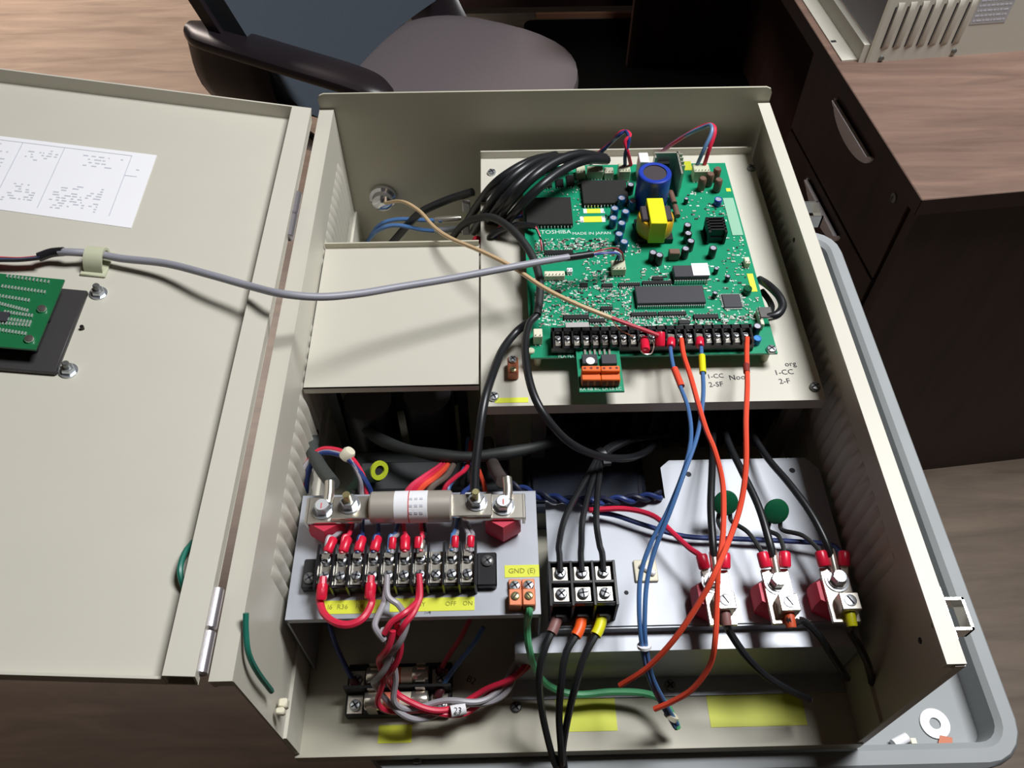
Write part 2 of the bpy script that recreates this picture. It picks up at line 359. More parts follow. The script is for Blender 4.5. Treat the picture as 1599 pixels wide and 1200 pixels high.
c = DX(129, 514, PN); b = MB(); b.lathe(c, [(.0014, 0), (.0014, .003), (.0009, .0036)], blk, 10, DN); b.build('stud', door)
# paper sheet on the door
pa, pb_, pc, pd = DX(245, 243, PN), DX(205, 357, PN), DX(0, 328, PN), DX(0, 213, PN)
ua, ub = (pa - DO).dot(DU), (pb_ - DO).dot(DU); u0p = (ua + ub) / 2
va, vb = pb_.y, pa.y
b = MB(); b.add([pa + DN * .0004, pb_ + DN * .0004, pb_ + (pc - pb_) * 1.5 + DN * .0004, pa + (pd - pa) * 1.5 + DN * .0004, pa, pb_, pb_ + (pc - pb_) * 1.5, pa + (pd - pa) * 1.5], [(0, 3, 2, 1), (4, 5, 6, 7), (0, 1, 5, 4), (1, 2, 6, 5), (2, 3, 7, 6), (3, 0, 4, 7)], white)
paper = b.build('paper_sheet'); tag(paper, 'white printed instruction sheet stuck inside the enclosure door', 'sheet')
b = MB(); eu, ev = (pd - pa) * 1.5, (pb_ - pa)
def pq(s, t): return pa + eu * s + ev * t + DN * .0006
def pquad(s0, t0, s1, t1, m): b.add([pq(s0, t0), pq(s0, t1), pq(s1, t1), pq(s1, t0)], [(0, 3, 2, 1)], m)
for s in (.10, .385, .56): pquad(s, .06, s + .004, .88, inkg)
pquad(.10, .05, .99, .057, inkg); pquad(.05, .33, .10, .338, inkg)
rg = random.Random(3)
for (s0, s1, t0, t1, n) in ((.16, .36, .55, .88, 10), (.02, .09, .1, .3, 3), (.4, .54, .12, .3, 5), (.42, .54, .6, .85, 8), (.6, .95, .1, .9, 16), (.13, .3, .12, .3, 4)):
    for k in range(n):
        t_ = t0 + (t1 - t0) * k / n; s = s0
        while s < s1 - .01:
            l = rg.uniform(.006, .03)
            if rg.random() < .6: pquad(s, t_, min(s + l, s1), t_ + .014, inkg)
            s += l + rg.uniform(.004, .02)
b.build('print', paper, smooth=False)
# keypad assembly on the door
kp = thing('keypad_module', 'green keypad board on a black bezel fixed inside the door', 'keypad', DX(60, 520, PN))
tr, br_ = DX(137, 453, PN + .004), DX(87, 582, PN + .004)
u_r = ((tr - DO).dot(DU) + (br_ - DO).dot(DU)) / 2
b = MB(); dbox(b, u_r, u_r + .16, br_.y, tr.y, PN, PN + .004, bezel, .001); b.build('bezel', kp)
tr2, br2 = DX(102, 437, PN + .016), DX(54, 546, PN + .016); u2 = ((tr2 - DO).dot(DU) + (br2 - DO).dot(DU)) / 2
b = MB(); dbox(b, u2, u2 + .13, br2.y, tr2.y, PN + .0144, PN + .016, pcbd); kb = b.build('board', kp)
for (px, py) in ((66, 484), (46, 531)):
    c = DX(px, py, PN + .016); b = MB(); b.screw(c, .0032, .0025, steel, None, DN); b.cyl(c - DN * .0145, c, .0025, blk, 10); b.build('screw', kp)
b = MB(); dbox(b, u2 + .012, u2 + .12, br2.y + .008, tr2.y - .004, PN + .004, PN + .0142, bezel); b.build('display_body', kp)
b = MB(); rg = random.Random(5)
for (x0_, y0_, x1_, y1_, n) in ((12, 432, 76, 441, 11), (4, 448, 70, 457, 13), (0, 463, 45, 470, 9), (0, 475, 43, 486, 10), (8, 488, 50, 494, 9), (3, 498, 48, 504, 9), (0, 505, 46, 509, 9), (0, 516, 40, 522, 8)):
    for k in range(n + 1):
        f = k / n; c = DX(x0_ + (x1_ - x0_) * f, y0_ + (y1_ - y0_) * f, PN + .016); b.box(c + DN * .0005, (.0009, .0026, .001), pin, DAX)
o = b.build('solder_pins', kb, smooth=False); o['kind'] = 'stuff'
c = DX(4, 497, PN + .016); b = MB(); b.box(c + DN * .001, (.008, .008, .002), chipm, DAX); b.build('chip', kb)
# cable clip on the door
c = DX(153, 412, PN); b = MB(); pts = []
for k in range(9):
    a = math.pi * k / 8; pts.append((.011 * math.cos(a), .013 * math.sin(a)))
inner = [(.009 * math.cos(math.pi * k / 8), .011 * math.sin(math.pi * k / 8)) for k in range(8, -1, -1)]
b.prism([(p[0] , p[1] + .001) for p in pts] + [(p[0], p[1] + .001) for p in inner], .013, natny, c + DU * -.0065, (Y, DN, DU)); b.box(c + DN * .001 - Y * .001, (.018, .026, .002), natny, DAX, .0006)
tag(b.build('cable_clip'), 'beige plastic cable clip holding the grey cable to the door', 'clip')
# ================================================================== MOUNTING PLATE + COVER + CHASSIS
PZ = -.045
mp = thing('mounting_plate', 'beige raised mounting plate carrying the large green circuit board', 'plate', (.285, .37, FLR))
b = MB(); b.bx(.152, .418, .2185, .5195, PZ - .0016, PZ, beige); b.build('plate', mp)
b = MB(); b.bx(.152, .418, .2185, .2200, PZ - .011, PZ - .0016, beige); b.build('front_lip', mp)
b = MB(); b.bx(.152, .418, .518, .5195, PZ, PZ + .008, beige); b.build('rear_lip', mp)
for (x, y) in ((.168, .230), (.198, .230), (.405, .235), (.168, .50), (.405, .50)):
    b = MB(); b.bx(x - .006, x + .006, y - .004, y + .004, FLR, PZ - .0016, M('grey_brown_post', (104, 98, 90), .6)); b.build('leg', mp)
for (px, py) in ((768, 271), (1173, 264), (1272, 606), (771, 621)):
    b = MB(); b.screw(P(px, py, PZ), .0042, .0034, zinc if px < 1000 else dzinc, ink, ang=.5, cross=True); b.build('screw', mp)
HX = (X * math.cos(.05) + Y * math.sin(.05), Y * math.cos(.05) - X * math.sin(.05))
for s_, px, py, sz in (('org', 1234, 569, .0068), ('1-CC', 1224, 582, .0070), ('2-F', 1225, 596, .0070), ('1-CC', 1117, 588, .0060), ('2-SF', 1118, 601, .0066), ('Noo', 1151, 590, .0070)):
    text('handwriting', s_, P(px, py, PZ), sz, ink, mp, HX)
b = MB(); a, e = P(773, 626, PZ), P(825, 627, PZ); b.bx(a.x, e.x, .2215, .2262, PZ, PZ + .0003, yell2); tag(b.build('yellow_label'), 'narrow yellow label at the front edge of the mounting plate', 'label')
# brown ground lug on the plate
c = P(801, 583, PZ); t = thing('ground_lug', 'single brown ground lug screwed to the mounting plate beside the circuit board', 'ground lug', c)
b = MB(); b.box(c + V((0, .001, .005)), (.0085, .016, .010), brown_lug, ch=.001); b.build('body', t)
b = MB(); b.screw(c + V((0, .005, .010)), .0032, .003, zinc, ink, cross=True); b.build('screw', t)
b = MB(); b.screw(c + V((0, -.004, .010)), .0026, .001, brass, ink); b.build('clamp_screw', t)
# cover plate on the left
cv = thing('deflector_cover', 'plain beige cover plate beside the circuit board mounting plate', 'cover', (.083, .31, FLR)); CZ = -.04
b = MB(); b.bx(.0150, .1505, .235, .3915, CZ - .0014, CZ, beige); b.build('plate', cv)
b = MB(); b.bx(.0150, .1505, .390, .3915, CZ, CZ + .0055, beige_shade); b.build('rear_lip', cv)
b = MB(); b.bx(.0150, .1505, .235, .2364, CZ - .006, CZ, beige); b.build('front_lip', cv)
for x in (.028, .135):
    for y in (.262, .37):
        b = MB(); b.bx(x - .004, x + .004, y - .006, y + .006, FLR, CZ - .0014, blk); b.build('leg', cv)
# drive chassis under the plate and capacitors under the cover
t = thing('drive_chassis', 'black finned drive chassis under the circuit board mounting plate', 'drive', (.30, .37, FLR))
b = MB(); b.bx(.205, .41, .262, .505, FLR, PZ - .02, darkw, .003); b.build('body', t)
for k in range(12):
    b = MB(); b.bx(.214 + .0165 * k, .219 + .0165 * k, .252, .262, FLR + .01, PZ - .03, darkw); b.build('fin', t)
for i, (x, y) in enumerate(((.055, .262), (.105, .268), (.06, .325), (.112, .33))):
    b = MB(); b.lathe((x, y, FLR), [(.022, 0), (.022, .075), (.020, .078), (.012, .0775)], blk, 24, ms=[blk, blk, capdark]); tag(b.build('capacitor'), 'large black capacitor can under the cover plate, ' + ('front one by the hinge wall', 'front one by the plate leg', 'rear one by the hinge wall', 'rear one by the plate leg')[i], 'capacitor', 'capacitors under the cover plate')
t = thing('contactor', 'dark grey contactor block on the enclosure floor behind the fuse', 'contactor', (.11, .20, FLR))
b = MB(); b.bx(.042, .172, .166, .232, FLR, -.125, M('charcoal_plastic', (58, 62, 62), .55), .003); b.build('body', t)
b = MB(); b.bx(.05, .164, .185, .213, -.125, -.112, M('charcoal_plastic_dark', (44, 47, 49), .5), .002); b.build('cover', t)
for k in range(3): b = MB(); b.screw((.066 + .04 * k, .175, -.125), .0042, .003, dzinc, ink, cross=True); b.build('screw', t)
t = thing('fan_module', 'low glossy black module between the mounting plate and stepped bracket', 'module', (.24, .21, FLR))
b = MB(); b.bx(.185, .288, .176, .246, FLR, -.135, M('glossy_black', (44, 48, 58), .25), .004); b.build('body', t)
b = MB(); b.bx(.192, .281, .183, .239, -.135, -.132, M('glossy_black_lid', (50, 54, 66), .22), .0012); b.build('lid', t)
# ================================================================== CIRCUIT BOARD
BZ = -.030
B0, B1, BY0, BY1 = .1912, .3842, .2535, .4862
cb = thing('circuit_board', 'large green drive control circuit board with blue capacitor and yellow transformer', 'circuit board', ((B0 + B1) / 2, (BY0 + BY1) / 2, PZ))
b = MB(); b.bx(B0, B1, BY0, BY1, BZ - .0018, BZ, pcbm); b.build('board', cb)
for (x, y) in ((B0 + .006, BY0 + .006), (B1 - .006, BY0 + .006), (B0 + .006, BY1 - .006), (B1 - .006, BY1 - .006), (B0 + .1, BY0 + .1)):
    b = MB(); b.cyl((x, y, PZ), (x, y, BZ - .0018), .003, natny, 10); b.build('standoff', cb)
def ptop(x0, y0, x1, y1, zt):
    """axis-aligned top face from two opposite pixel corners at height zt"""
    a, e = P((x0 + x1) / 2, y0, zt), P((x0 + x1) / 2, y1, zt); l, r = P(x0, (y0 + y1) / 2, zt), P(x1, (y0 + y1) / 2, zt)
    return l.x, r.x, e.y, a.y
def chip(px, h, m, name='chip', pins=0, ps=.0009, pm=pin, lift=.0005, label=None, rear=True):
    x0, x1, y0, y1 = ptop(*px, BZ + h); b = MB(); b.bx(x0, x1, y0, y1, BZ + lift, BZ + h, m, min(.0004, h * .2))
    for k in range(pins):
        x = x0 + (x1 - x0) * (k + .5) / pins
        for yy, s_ in (((y0, -1), (y1, 1)) if rear else ((y0, -1),)):
            b.bx(x - ps * .4, x + ps * .4, yy, yy + s_ * .0012, BZ, BZ + h * .55, pm)
    o = b.build(name, cb, smooth=False)
    if label: o['label'] = label
    return o
for q in ((821, 308, 893, 350), (909, 281, 980, 317)): chip(q, .005, modm, 'power_module', 14)
chip((993, 446, 1100, 473), .0055, chipm, 'dip_chip', 32, .0012, label='long dark grey dual in-line chip')
s_ = chip((1052, 414, 1106, 432), .008, chipm, 'socketed_chip', 14, .0018, label='socketed chip with a white sticker')
x0, x1, y0, y1 = ptop(1081, 411, 1107, 430, BZ + .0084); b = MB(); b.bx(x0, x1, y0, y1, BZ + .0079, BZ + .0083, white); b.build('sticker', s_)
q = chip((1129, 459, 1157, 480), .0022, chipm, 'quad_chip', 12, .0009)
x0, x1, y0, y1 = ptop(1129, 459, 1157, 480, BZ + .001)
b = MB()
for k in range(12):
    y = y0 + (y1 - y0) * (k + .5) / 12
    for xx, s in ((x0, -1), (x1, 1)): b.bx(xx, xx + s * .0016, y - .0003, y + .0003, BZ, BZ + .0012, pin)
b.build('pins', q, smooth=False)
for r_ in ((850, 390, 895, 397, 12), (985, 487, 1026, 493, 10), (1028, 486, 1072, 492, 11), (1083, 490, 1122, 497, 8), (1060, 499, 1077, 506, 7), (940, 442, 957, 448, 6), (966, 441, 1000, 446, 10), (1019, 431, 1036, 437, 7), (938, 478, 957, 484, 5), (880, 491, 920, 498, 9), (906, 441, 918, 448, 4), (1003, 438, 1050, 443, 12), (866, 452, 876, 458, 4), (920, 497, 945, 503, 6), (842, 286, 862, 292, 4), (868, 279, 880, 291, 3), (885, 273, 897, 290, 3)):
    chip(r_[:4], .0022, blk, 'small_chip', r_[4])
chip((883, 503, 920, 515), .006, M('grey_network', (176, 172, 172), .5), 'resistor_network', 8)
for q, h, m, nm in (((850, 423, 882, 431), .006, cream, 'header'), ((955, 406, 977, 421), .008, natny, 'header'), ((833, 513, 847, 526), .010, cream, 'header'), ((1163, 401, 1171, 411), .006, cream, 'header'),
                    ((917, 259, 942, 268), .009, natny, 'header'), ((900, 258, 914, 270), .008, natny, 'header'), ((944, 261, 958, 270), .008, cream, 'header'), ((966, 255, 984, 268), .012, natny, 'header'), ((1083, 256, 1108, 268), .012, natny, 'header'), ((885, 418, 894, 424), .004, white, 'header')):
    x0, x1, y0, y1 = ptop(*q, BZ + h); b = MB(); b.bx(x0, x1, y0, y1, BZ, BZ + h, m, .0005)
    n = max(2, int((x1 - x0) / .0025))
    for k in range(n):
        x = x0 + (x1 - x0) * (k + .5) / n; b.bx(x - .0004, x + .0004, y0 + .001, y0 + .0018, BZ + h, BZ + h + .0012, pin); b.bx(x - .0005, x + .0005, y0 - .0016, y0, BZ, BZ + .0006, pin)
    b.build(nm, cb, smooth=False)
def can(px, py, r, h, side, top, n=16, name='capacitor', label=None):
    c = P(px, py, BZ + h); c.z = BZ; b = MB()
    b.lathe(c, [(r * .92, 0), (r, .0004), (r, h - .0005), (r * .93, h), (r * .74, h), (r * .7, h - .0003)], side, n, ms=[side, side, side, side, top, top])
    o = b.build(name, cb)
    if label: o['label'] = label
    return o
for (px, py) in ((971, 309), (988, 314), (960, 325), (977, 330), (958, 340), (971, 348), (967, 365), (975, 377)): can(px, py, .0036, .0105, bluecap2, captop, label='small teal blue capacitor with a silver top')
for (px, py) in ((985, 288), (1074, 351), (1075, 364), (1079, 376), (1071, 388), (1020, 394), (1030, 398), (1114, 387), (1072, 310), (1119, 419), (1137, 431), (1117, 457), (1183, 509)): can(px, py, .0033 if px not in (1119, 1137, 1117, 1072) else .002, .0105 if px not in (1119, 1137, 1117, 1072) else .006, blk, captop)
can(1183, 528, .0032, .006, M('bright_blue', (40, 120, 200), .35), M('bright_blue_top', (60, 140, 210), .35), name='varistor')
can(1168, 450, .0036, .006, grn_disc, grn_disc, name='green_part')
can(1122, 311, .0035, .007, bluecap, captop)
h_ = .036; c = P(1023, 269, BZ + h_); c.z = BZ; b = MB(); r = .0148
b.lathe(c, [(r * .97, 0), (r, .001), (r, h_ - .0025), (r * .97, h_ - .0007), (r * .9, h_), (r * .7, h_ - .0003), (r * .68, h_ - .0012)], bluecap, 36, ms=[bluecap] * 5 + [capdark, capdark]); b.build('big_capacitor', cb)['label'] = 'tall blue capacitor with a dark vented top'
# transformer
h_ = .027; x0, x1, y0, y1 = ptop(1013, 309, 1039, 349, BZ + h_); xm, ym = (x0 + x1) / 2, (y0 + y1) / 2
tf = MB(); tf.bx(xm - .0155, xm + .0155, y0 + .004, y1 - .002, BZ, BZ + .005, blk); tf = tf.build('transformer', cb); tf['label'] = 'yellow taped transformer with amber windings'
b = MB(); b.lathe((xm, ym, BZ + .005), [(.0150, 0), (.0158, .003), (.0158, .014), (.0145, .0165)], amber, 24); b.build('winding', tf)
b = MB(); b.bx(x0, x1, y0, y1, BZ + .004, BZ + h_, yelw, .0005); b.build('tape_wrap', tf)
b = MB(); b.bx(x0 - .006, x1 + .006, y0 + .008, y1 - .006, BZ + .016, BZ + h_ - .003, capdark, .001); b.build('ferrite_core', tf)
# heatsinks
x0, x1, y0, y1 = ptop(1024, 237, 1064, 258, BZ + .026); hs = MB(); hs.bx(x0, x1, y1 - .002, y1, BZ, BZ + .026, alum); hs = hs.build('heat_sink', cb)
for k in range(4): b = MB(); b.bx(x1 - .0022, x1 + .002, y1 - .004 - k * .0055, y1 - .0025 - k * .0055, BZ, BZ + .026, alum); b.build('fin', hs)
b = MB(); b.bx(x1 - .003, x1 - .0015, y0 - .012, y1, BZ, BZ + .026, alum); b.build('fin', hs); b = MB(); b.bx(x0 + .004, x0 + .014, y1 - .007, y1 - .002, BZ + .003, BZ + .018, blk); b.build('transistor', hs)
b = MB(); b.bx(x0, x0 + .0015, y1 - .006, y1, BZ, BZ + .024, alum); b.build('fin', hs)
x0, x1, y0, y1 = ptop(998, 238, 1013, 253, BZ + .022); b = MB(); b.bx(x0, x1, y0, y1, BZ, BZ + .022, white, .0006); b.build('film_capacitor', cb)
x0, x1, y0, y1 = ptop(1104, 340, 1133, 358, BZ + .014); bh = MB(); bh.bx(x0, x1, y0 - .002, y1, BZ, BZ + .006, heats); bh = bh.build('black_heat_sink', cb)
for k in range(5): b = MB(); yy = y0 + (y1 - y0) * k / 4; b.bx(x0, x1, yy - .0008, yy + .0008, BZ + .006, BZ + .014, heats); b.build('fin', bh)
for k in range(2): b = MB(); xx = (x0, x1 - .002)[k]; b.bx(xx, xx + .002, y0 - .004, y1, BZ, BZ + .014, heats); b.build('fin', bh)
x0, x1, y0, y1 = ptop(1045, 388, 1062, 396, BZ + .009); b = MB(); b.bx(x0, x1, y0, y1, BZ, BZ + .009, brownc, .0006); b.build('coil', cb)
for (px, py) in ((1098, 278), (1110, 271), (1123, 280), (1121, 263)):
    h_ = .0135; c = P(px, py, BZ + h_); c.z = BZ; b = MB(); b.lathe(c, [(.0030, 0), (.0036, .001), (.0036, h_ - .0015), (.0028, h_)], brownc, 14); b.build('coil', cb)
for (px0, py0, px1, py1) in ((1047, 300, 1053, 318), (1054, 322, 1058, 338)):
    b = MB(); b.cyl(P(px0, py0, BZ + .006), P(px1, py1, BZ + .006), .0026, brownc, 12); b.build('power_resistor', cb)
# yellow / white stickers on the board
for q in ((911, 326, 943, 333), (906, 338, 945, 347), (1057, 252, 1080, 266), (1134, 294, 1141, 299)):
    x0, x1, y0, y1 = ptop(*q, BZ + .0003); st = MB(); st.bx(x0, x1, y0, y1, BZ, BZ + .0003, yell2)
    if q[0] < 1000: st.bx(x0, x0 + .003, y0, y1, BZ, BZ + .00035, white); st.bx(x1 - .003, x1, y0, y1, BZ, BZ + .00035, white)
    st.build('sticker', cb, smooth=False)
a, e = P(1173, 428, BZ), P(1182, 456, BZ); b = MB(); b.bx(.3765, .3815, e.y, a.y, BZ, BZ + .0004, yell2); b.build('sticker', cb)
a, e = P(1140, 310, BZ), P(1160, 368, BZ); b = MB(); b.bx(.373, .3825, e.y, a.y, BZ, BZ + .0006, M('clear_tape', (150, 196, 170), .25)); b.build('tape', cb)
# metal jack at the right edge
c = P(1193, 490, BZ + .006); b = MB(); b.bx(c.x - .005, c.x + .006, c.y - .007, c.y + .005, BZ, BZ + .009, steel, .0008); b.bx(c.x - .005, c.x - .002, c.y - .012, c.y + .006, BZ, BZ + .007, cream, .0005); b.build('jack', cb)
c = P(1204, 547, BZ); b = MB(); b.screw(c, .0040, .003, zinc, ink, cross=True); b.build('screw', cb)
c = P(829, 549, BZ); b = MB(); b.screw(c, .0030, .002, natny, None); b.build('screw', cb)
# barrier terminal strip
poles = [871.6, 886, 900.5, 915.5, 930.5, 944.6, 958.7, 973.7, 988, 1003, 1017, 1031.7, 1047, 1061, 1076, 1090, 1104.6, 1119.6, 1134, 1148.5, 1164]
def tpy(px): return 531 - (px - 871) / 293 * 8
TZ = BZ + .0085
pts = [P(px, tpy(px), TZ) for px in poles]; ty = sum(p.y for p in pts) / len(pts); tx = [p.x for p in pts]; pit = (tx[-1] - tx[0]) / 20
ts = MB(); ts.bx(tx[0] - pit * .75, tx[-1] + pit * .75, ty - .0085, ty + .0085, BZ, TZ - .001, blks); ts.bx(tx[0] - pit * .75, tx[-1] + pit * .75, ty + .0045, ty + .0085, BZ, TZ + .004, blks); ts = ts.build('terminal_strip', cb)
for k in range(22):
    x = tx[0] + pit * (k - .5); b = MB(); b.bx(x - .0007, x + .0007, ty - .0085, ty + .0085, TZ - .001, TZ + .004, blks); b.build('barrier', ts)
tx = [tx[0] + pit * k for k in range(21)]
for k in range(21):
    b = MB(); b.bx(tx[k] - .0022, tx[k] + .0022, ty - .0065, ty + .0035, TZ - .001, TZ - .0004, tin); b.screw((tx[k], ty, TZ - .0004), .0022, .0022, zinc, ink, ang=.9 + .2 * (k % 3), cross=True); b.build('terminal_screw', ts)
# silk-screen writing
text('lettering', 'TOSHIBA', P(868, 363, BZ), .0066, silk, cb); text('lettering', 'MADE IN JAPAN', P(924, 365, BZ), .0048, silk, cb)
text('lettering', 'FLA FLC FLB', P(892, 557, BZ), .0038, silk, cb)
# surface-mount parts, far too many and small to count
b = MB(); rg = random.Random(11)
smat = [M('smd_tan', (196, 190, 176), .5), pin, M('smd_dark', (46, 46, 50), .5), silk, M('smd_brown', (120, 96, 80), .5)]
zones = [(836, 436, 986, 512, 520), (836, 380, 1000, 402, 150), (836, 376, 846, 500, 60), (900, 373, 950, 386, 60), (850, 373, 900, 386, 40), (980, 486, 1080, 512, 130), (1080, 494, 1165, 514, 80), (1105, 465, 1190, 500, 70), (1000, 415, 1050, 440, 40), (1100, 400, 1165, 470, 60), (910, 398, 955, 436, 60), (1130, 370, 1170, 400, 26), (1060, 300, 1160, 350, 30), (830, 250, 905, 305, 50), (896, 285, 912, 350, 24), (940, 318, 1000, 345, 22), (1105, 318, 1135, 338, 14)]
for (xa, ya, xb, yb, n) in zones:
    for k in range(int(n * 1.3)):
        c = P(rg.uniform(xa, xb), rg.uniform(ya, yb), BZ)
        if not (B0 + .003 < c.x < B1 - .003 and BY0 + .004 < c.y < BY1 - .003): continue
        l, w_ = rg.choice(((.0020, .0011), (.0011, .0020), (.0014, .0008), (.0008, .0014), (.0009, .0009), (.003, .0014)))
        m_ = rg.choices(smat, (3, 5, 2, 5, 1))[0]; h_ = .00025 if m_ is silk else .0008
        b.bx(c.x - l / 2, c.x + l / 2, c.y - w_ / 2, c.y + w_ / 2, BZ, BZ + h_, m_)
for k in range(21):
    for j in range(2): b.bx(tx[k] - .0022 + j * .0022, tx[k] - .0008 + j * .0022, BY0 + .0035, BY0 + .0058, BZ, BZ + .0002, silk)
o = b.build('surface_mount_parts', cb, smooth=False); o['kind'] = 'stuff'
# relay output add-on board with orange connectors
oc = thing('relay_terminal_board', 'small green add-on board with two orange plug connectors below the terminal strip', 'terminal board', P(935, 585, PZ))
OZ = BZ + .004
x0, x1, y0, y1 = ptop(902, 546, 971, 612, OZ); b = MB(); b.bx(x0, x1, y0, y1, OZ - .0016, OZ, pcbm); bd = b.build('board', oc)
for px in (921, 951):
    x0_, x1_, y0_, y1_ = ptop(px - 12, 553, px + 12, 568, OZ + .005); b = MB(); b.bx(x0_, x1_, y0_, y1_, OZ, OZ + .005, chipm, .0004); b.build('relay', oc)
c = P(922, 563, OZ + .0062); b = MB(); b.lathe(c, [(.0034, -.0012), (.0034, -.0004), (.002, 0)], white, 16); b.build('round_sticker', oc)
for k in range(6):
    c = P(913 + 7.6 * k, 545, OZ + .001); b = MB(); b.bx(c.x - .0008, c.x + .0008, c.y - .006, c.y + .0075, OZ + .001, OZ + .0018, tin); b.build('pin', oc)
for i, (pa_, pb2) in enumerate(((908, 938), (938, 968))):
    x0_, x1_, y0_, y1_ = ptop(pa_, 571, pb2, 579, OZ + .012); x0_ += .0001
    b = MB(); b.bx(x0_, x1_, y0_ - .0005, y1_, OZ, OZ + .012, orgc, .0006); b.bx(x0_, x1_, y0_ - .006, y0_, OZ, OZ + .0085, orgc, .0006); co = b.build('plug_connector', oc)
    for k in range(3):
        x = x0_ + (x1_ - x0_) * (k + .5) / 3
        b = MB(); b.bx(x - .0016, x + .0016, y0_ - .0064, y0_ - .0058, OZ + .001, OZ + .006, orgd); b.build('wire_opening', co)
        b = MB(); b.lathe((x, (y0_ + y1_) / 2, OZ + .0119), [(.0012, 0), (.001, .0003)], orgd, 10); b.build('clamp_screw', co)
text('lettering', 'RA RB RC LA LB LC', P(938, 608, OZ), .0037, silk, oc)
# ================================================================== LEFT TERMINAL TRAY
AZ = -.070
tt = thing('terminal_bracket', 'grey sheet metal bracket carrying the ten pole terminal block and large fuse', 'bracket', (.105, .11, FLR))
b = MB(); b.bx(.0188, .192, .0625, .158, AZ - .0014, AZ, galv); b.build('top_plate', tt)
b = MB(); b.bx(.0188, .192, .0625, .0639, AZ - .006, AZ - .0014, galv); b.build('front_lip', tt)
for x in (.0188, .1906): b = MB(); b.bx(x, x + .0014, .0625, .158, FLR, AZ - .0014, galv); b.build('side_plate', tt)
b = MB(); b.bx(.0188, .192, .1566, .158, FLR, AZ - .0014, galv); b.build('rear_plate', tt)
text('handwriting', '/-4', P(668, 957, AZ), .004, ink, tt)
# ten-pole terminal block
def mkx(px, z, py=895): return P(px, py, z).x
bz = AZ + .014
xs0, xs9 = mkx(507, bz), mkx(730, bz); ptc = (xs9 - xs0) / 9; yb0 = P(620, 931, AZ).y; yb1 = yb0 + .030; yc = (yb0 + yb1) / 2
tb = thing('terminal_block', 'black ten pole barrier terminal block on the grey bracket', 'terminal block', ((xs0 + xs9) / 2, yc, AZ))
xl, xr = xs0 - ptc * .55, xs9 + ptc * .55
b = MB(); b.bx(xl, xr, yb0 + .002, yb1 - .002, AZ, bz - .004, blks, .0008); b.bx(xl - .011, xl, yb0 + .004, yb1 - .004, AZ, bz - .007, blks, .001); b.bx(xr, xr + .014, yb0 + .003, yb1 - .002, AZ, bz - .007, blks, .001); b.build('base', tb)
for k in range(11):
    x = xs0 + ptc * (k - .5); b = MB(); b.bx(x - .0009, x + .0009, yb0, yb1 + .002, AZ, bz + .003, blks, .0003); b.build('barrier', tb)
TBX = [xs0 + ptc * k for k in range(10)]
for k in range(10):
    x = TBX[k]; b = MB(); b.bx(x - .0040, x + .0040, yb0 + .004, yb1 - .003, bz - .004, bz - .0028, tin); pl = b.build('link_plate', tb)
    for yy in (yb0 + .0095, yb1 - .0085): b = MB(); b.screw((x, yy, bz - .0028), .0037, .0036, zinc, ink, ang=.4 + .5 * ((k * 3) % 4), cross=True); b.build('screw', pl)
for x, yy in ((xl - .0055, yc - .004), (xr + .0075, yc + .006)): b = MB(); b.screw((x, yy, bz - .007), .0042, .0022, dzinc, ink, cross=True); b.build('mounting_screw', tb)
# yellow strips
def sticker(x0, y0, x1, y1, z, m, name, label, writing=(), sz=.004):
    a0, a1, c0, c1 = ptop(x0, y0, x1, y1, z); b = MB(); b.bx(a0, a1, c0, c1, z, z + .0003, m); o = tag(b.build(name), label, 'label')
    for s_, f, g in writing: text('lettering', s_, V((a0 + (a1 - a0) * f, c1 + (c0 - c1) * g, z + .0003)), sz, M('faded_ink', (150, 148, 44), .7), o)
    return o
sticker(501, 938, 598, 959, AZ, yell2, 'yellow_label', 'long yellow label below the terminal block half nearest the hinge wall', (('R36', .35, .5), ('R4', .62, .5), ('I6', .15, .5)), .0048)
sticker(609, 934, 741, 955, AZ, yell2, 'yellow_label', 'long yellow label below the terminal block half nearest the ground lugs', (('IIY', .38, .5), ('OFF', .72, .5), ('ON', .92, .5)), .0044)
sticker(788, 883, 842, 902, AZ, yell2, 'yellow_label', 'yellow label reading GND above the pair of orange ground lugs', (('GND (E)', .5, .5),), .0052)
# paired ground lugs
c = P(815, 928, AZ + .004); c.z = AZ
t = thing('ground_lugs', 'pair of orange ground lugs at the corner of the grey bracket', 'ground lug', c)
for s_ in (-1, 1):
    x = c.x + s_ * .0046; b = MB(); b.bx(x - .0044, x + .0044, c.y - .0105, c.y + .0015, AZ, AZ + .010, copper, .0007); b.bx(x - .0044, x + .0044, c.y + .0015, c.y + .0115, AZ, AZ + .003, copper, .0005); l = b.build('lug', t)
    b = MB(); b.screw((x, c.y + .006, AZ + .003), .0038, .003, zinc, ink, cross=True); b.build('mounting_screw', l)
    b = MB(); b.screw((x, c.y - .004, AZ + .010), .0030, .0014, brass, ink, ang=.9 * -s_); b.build('clamp_screw', l)
GL = V((c.x + .0046, c.y - .0105, AZ + .004))
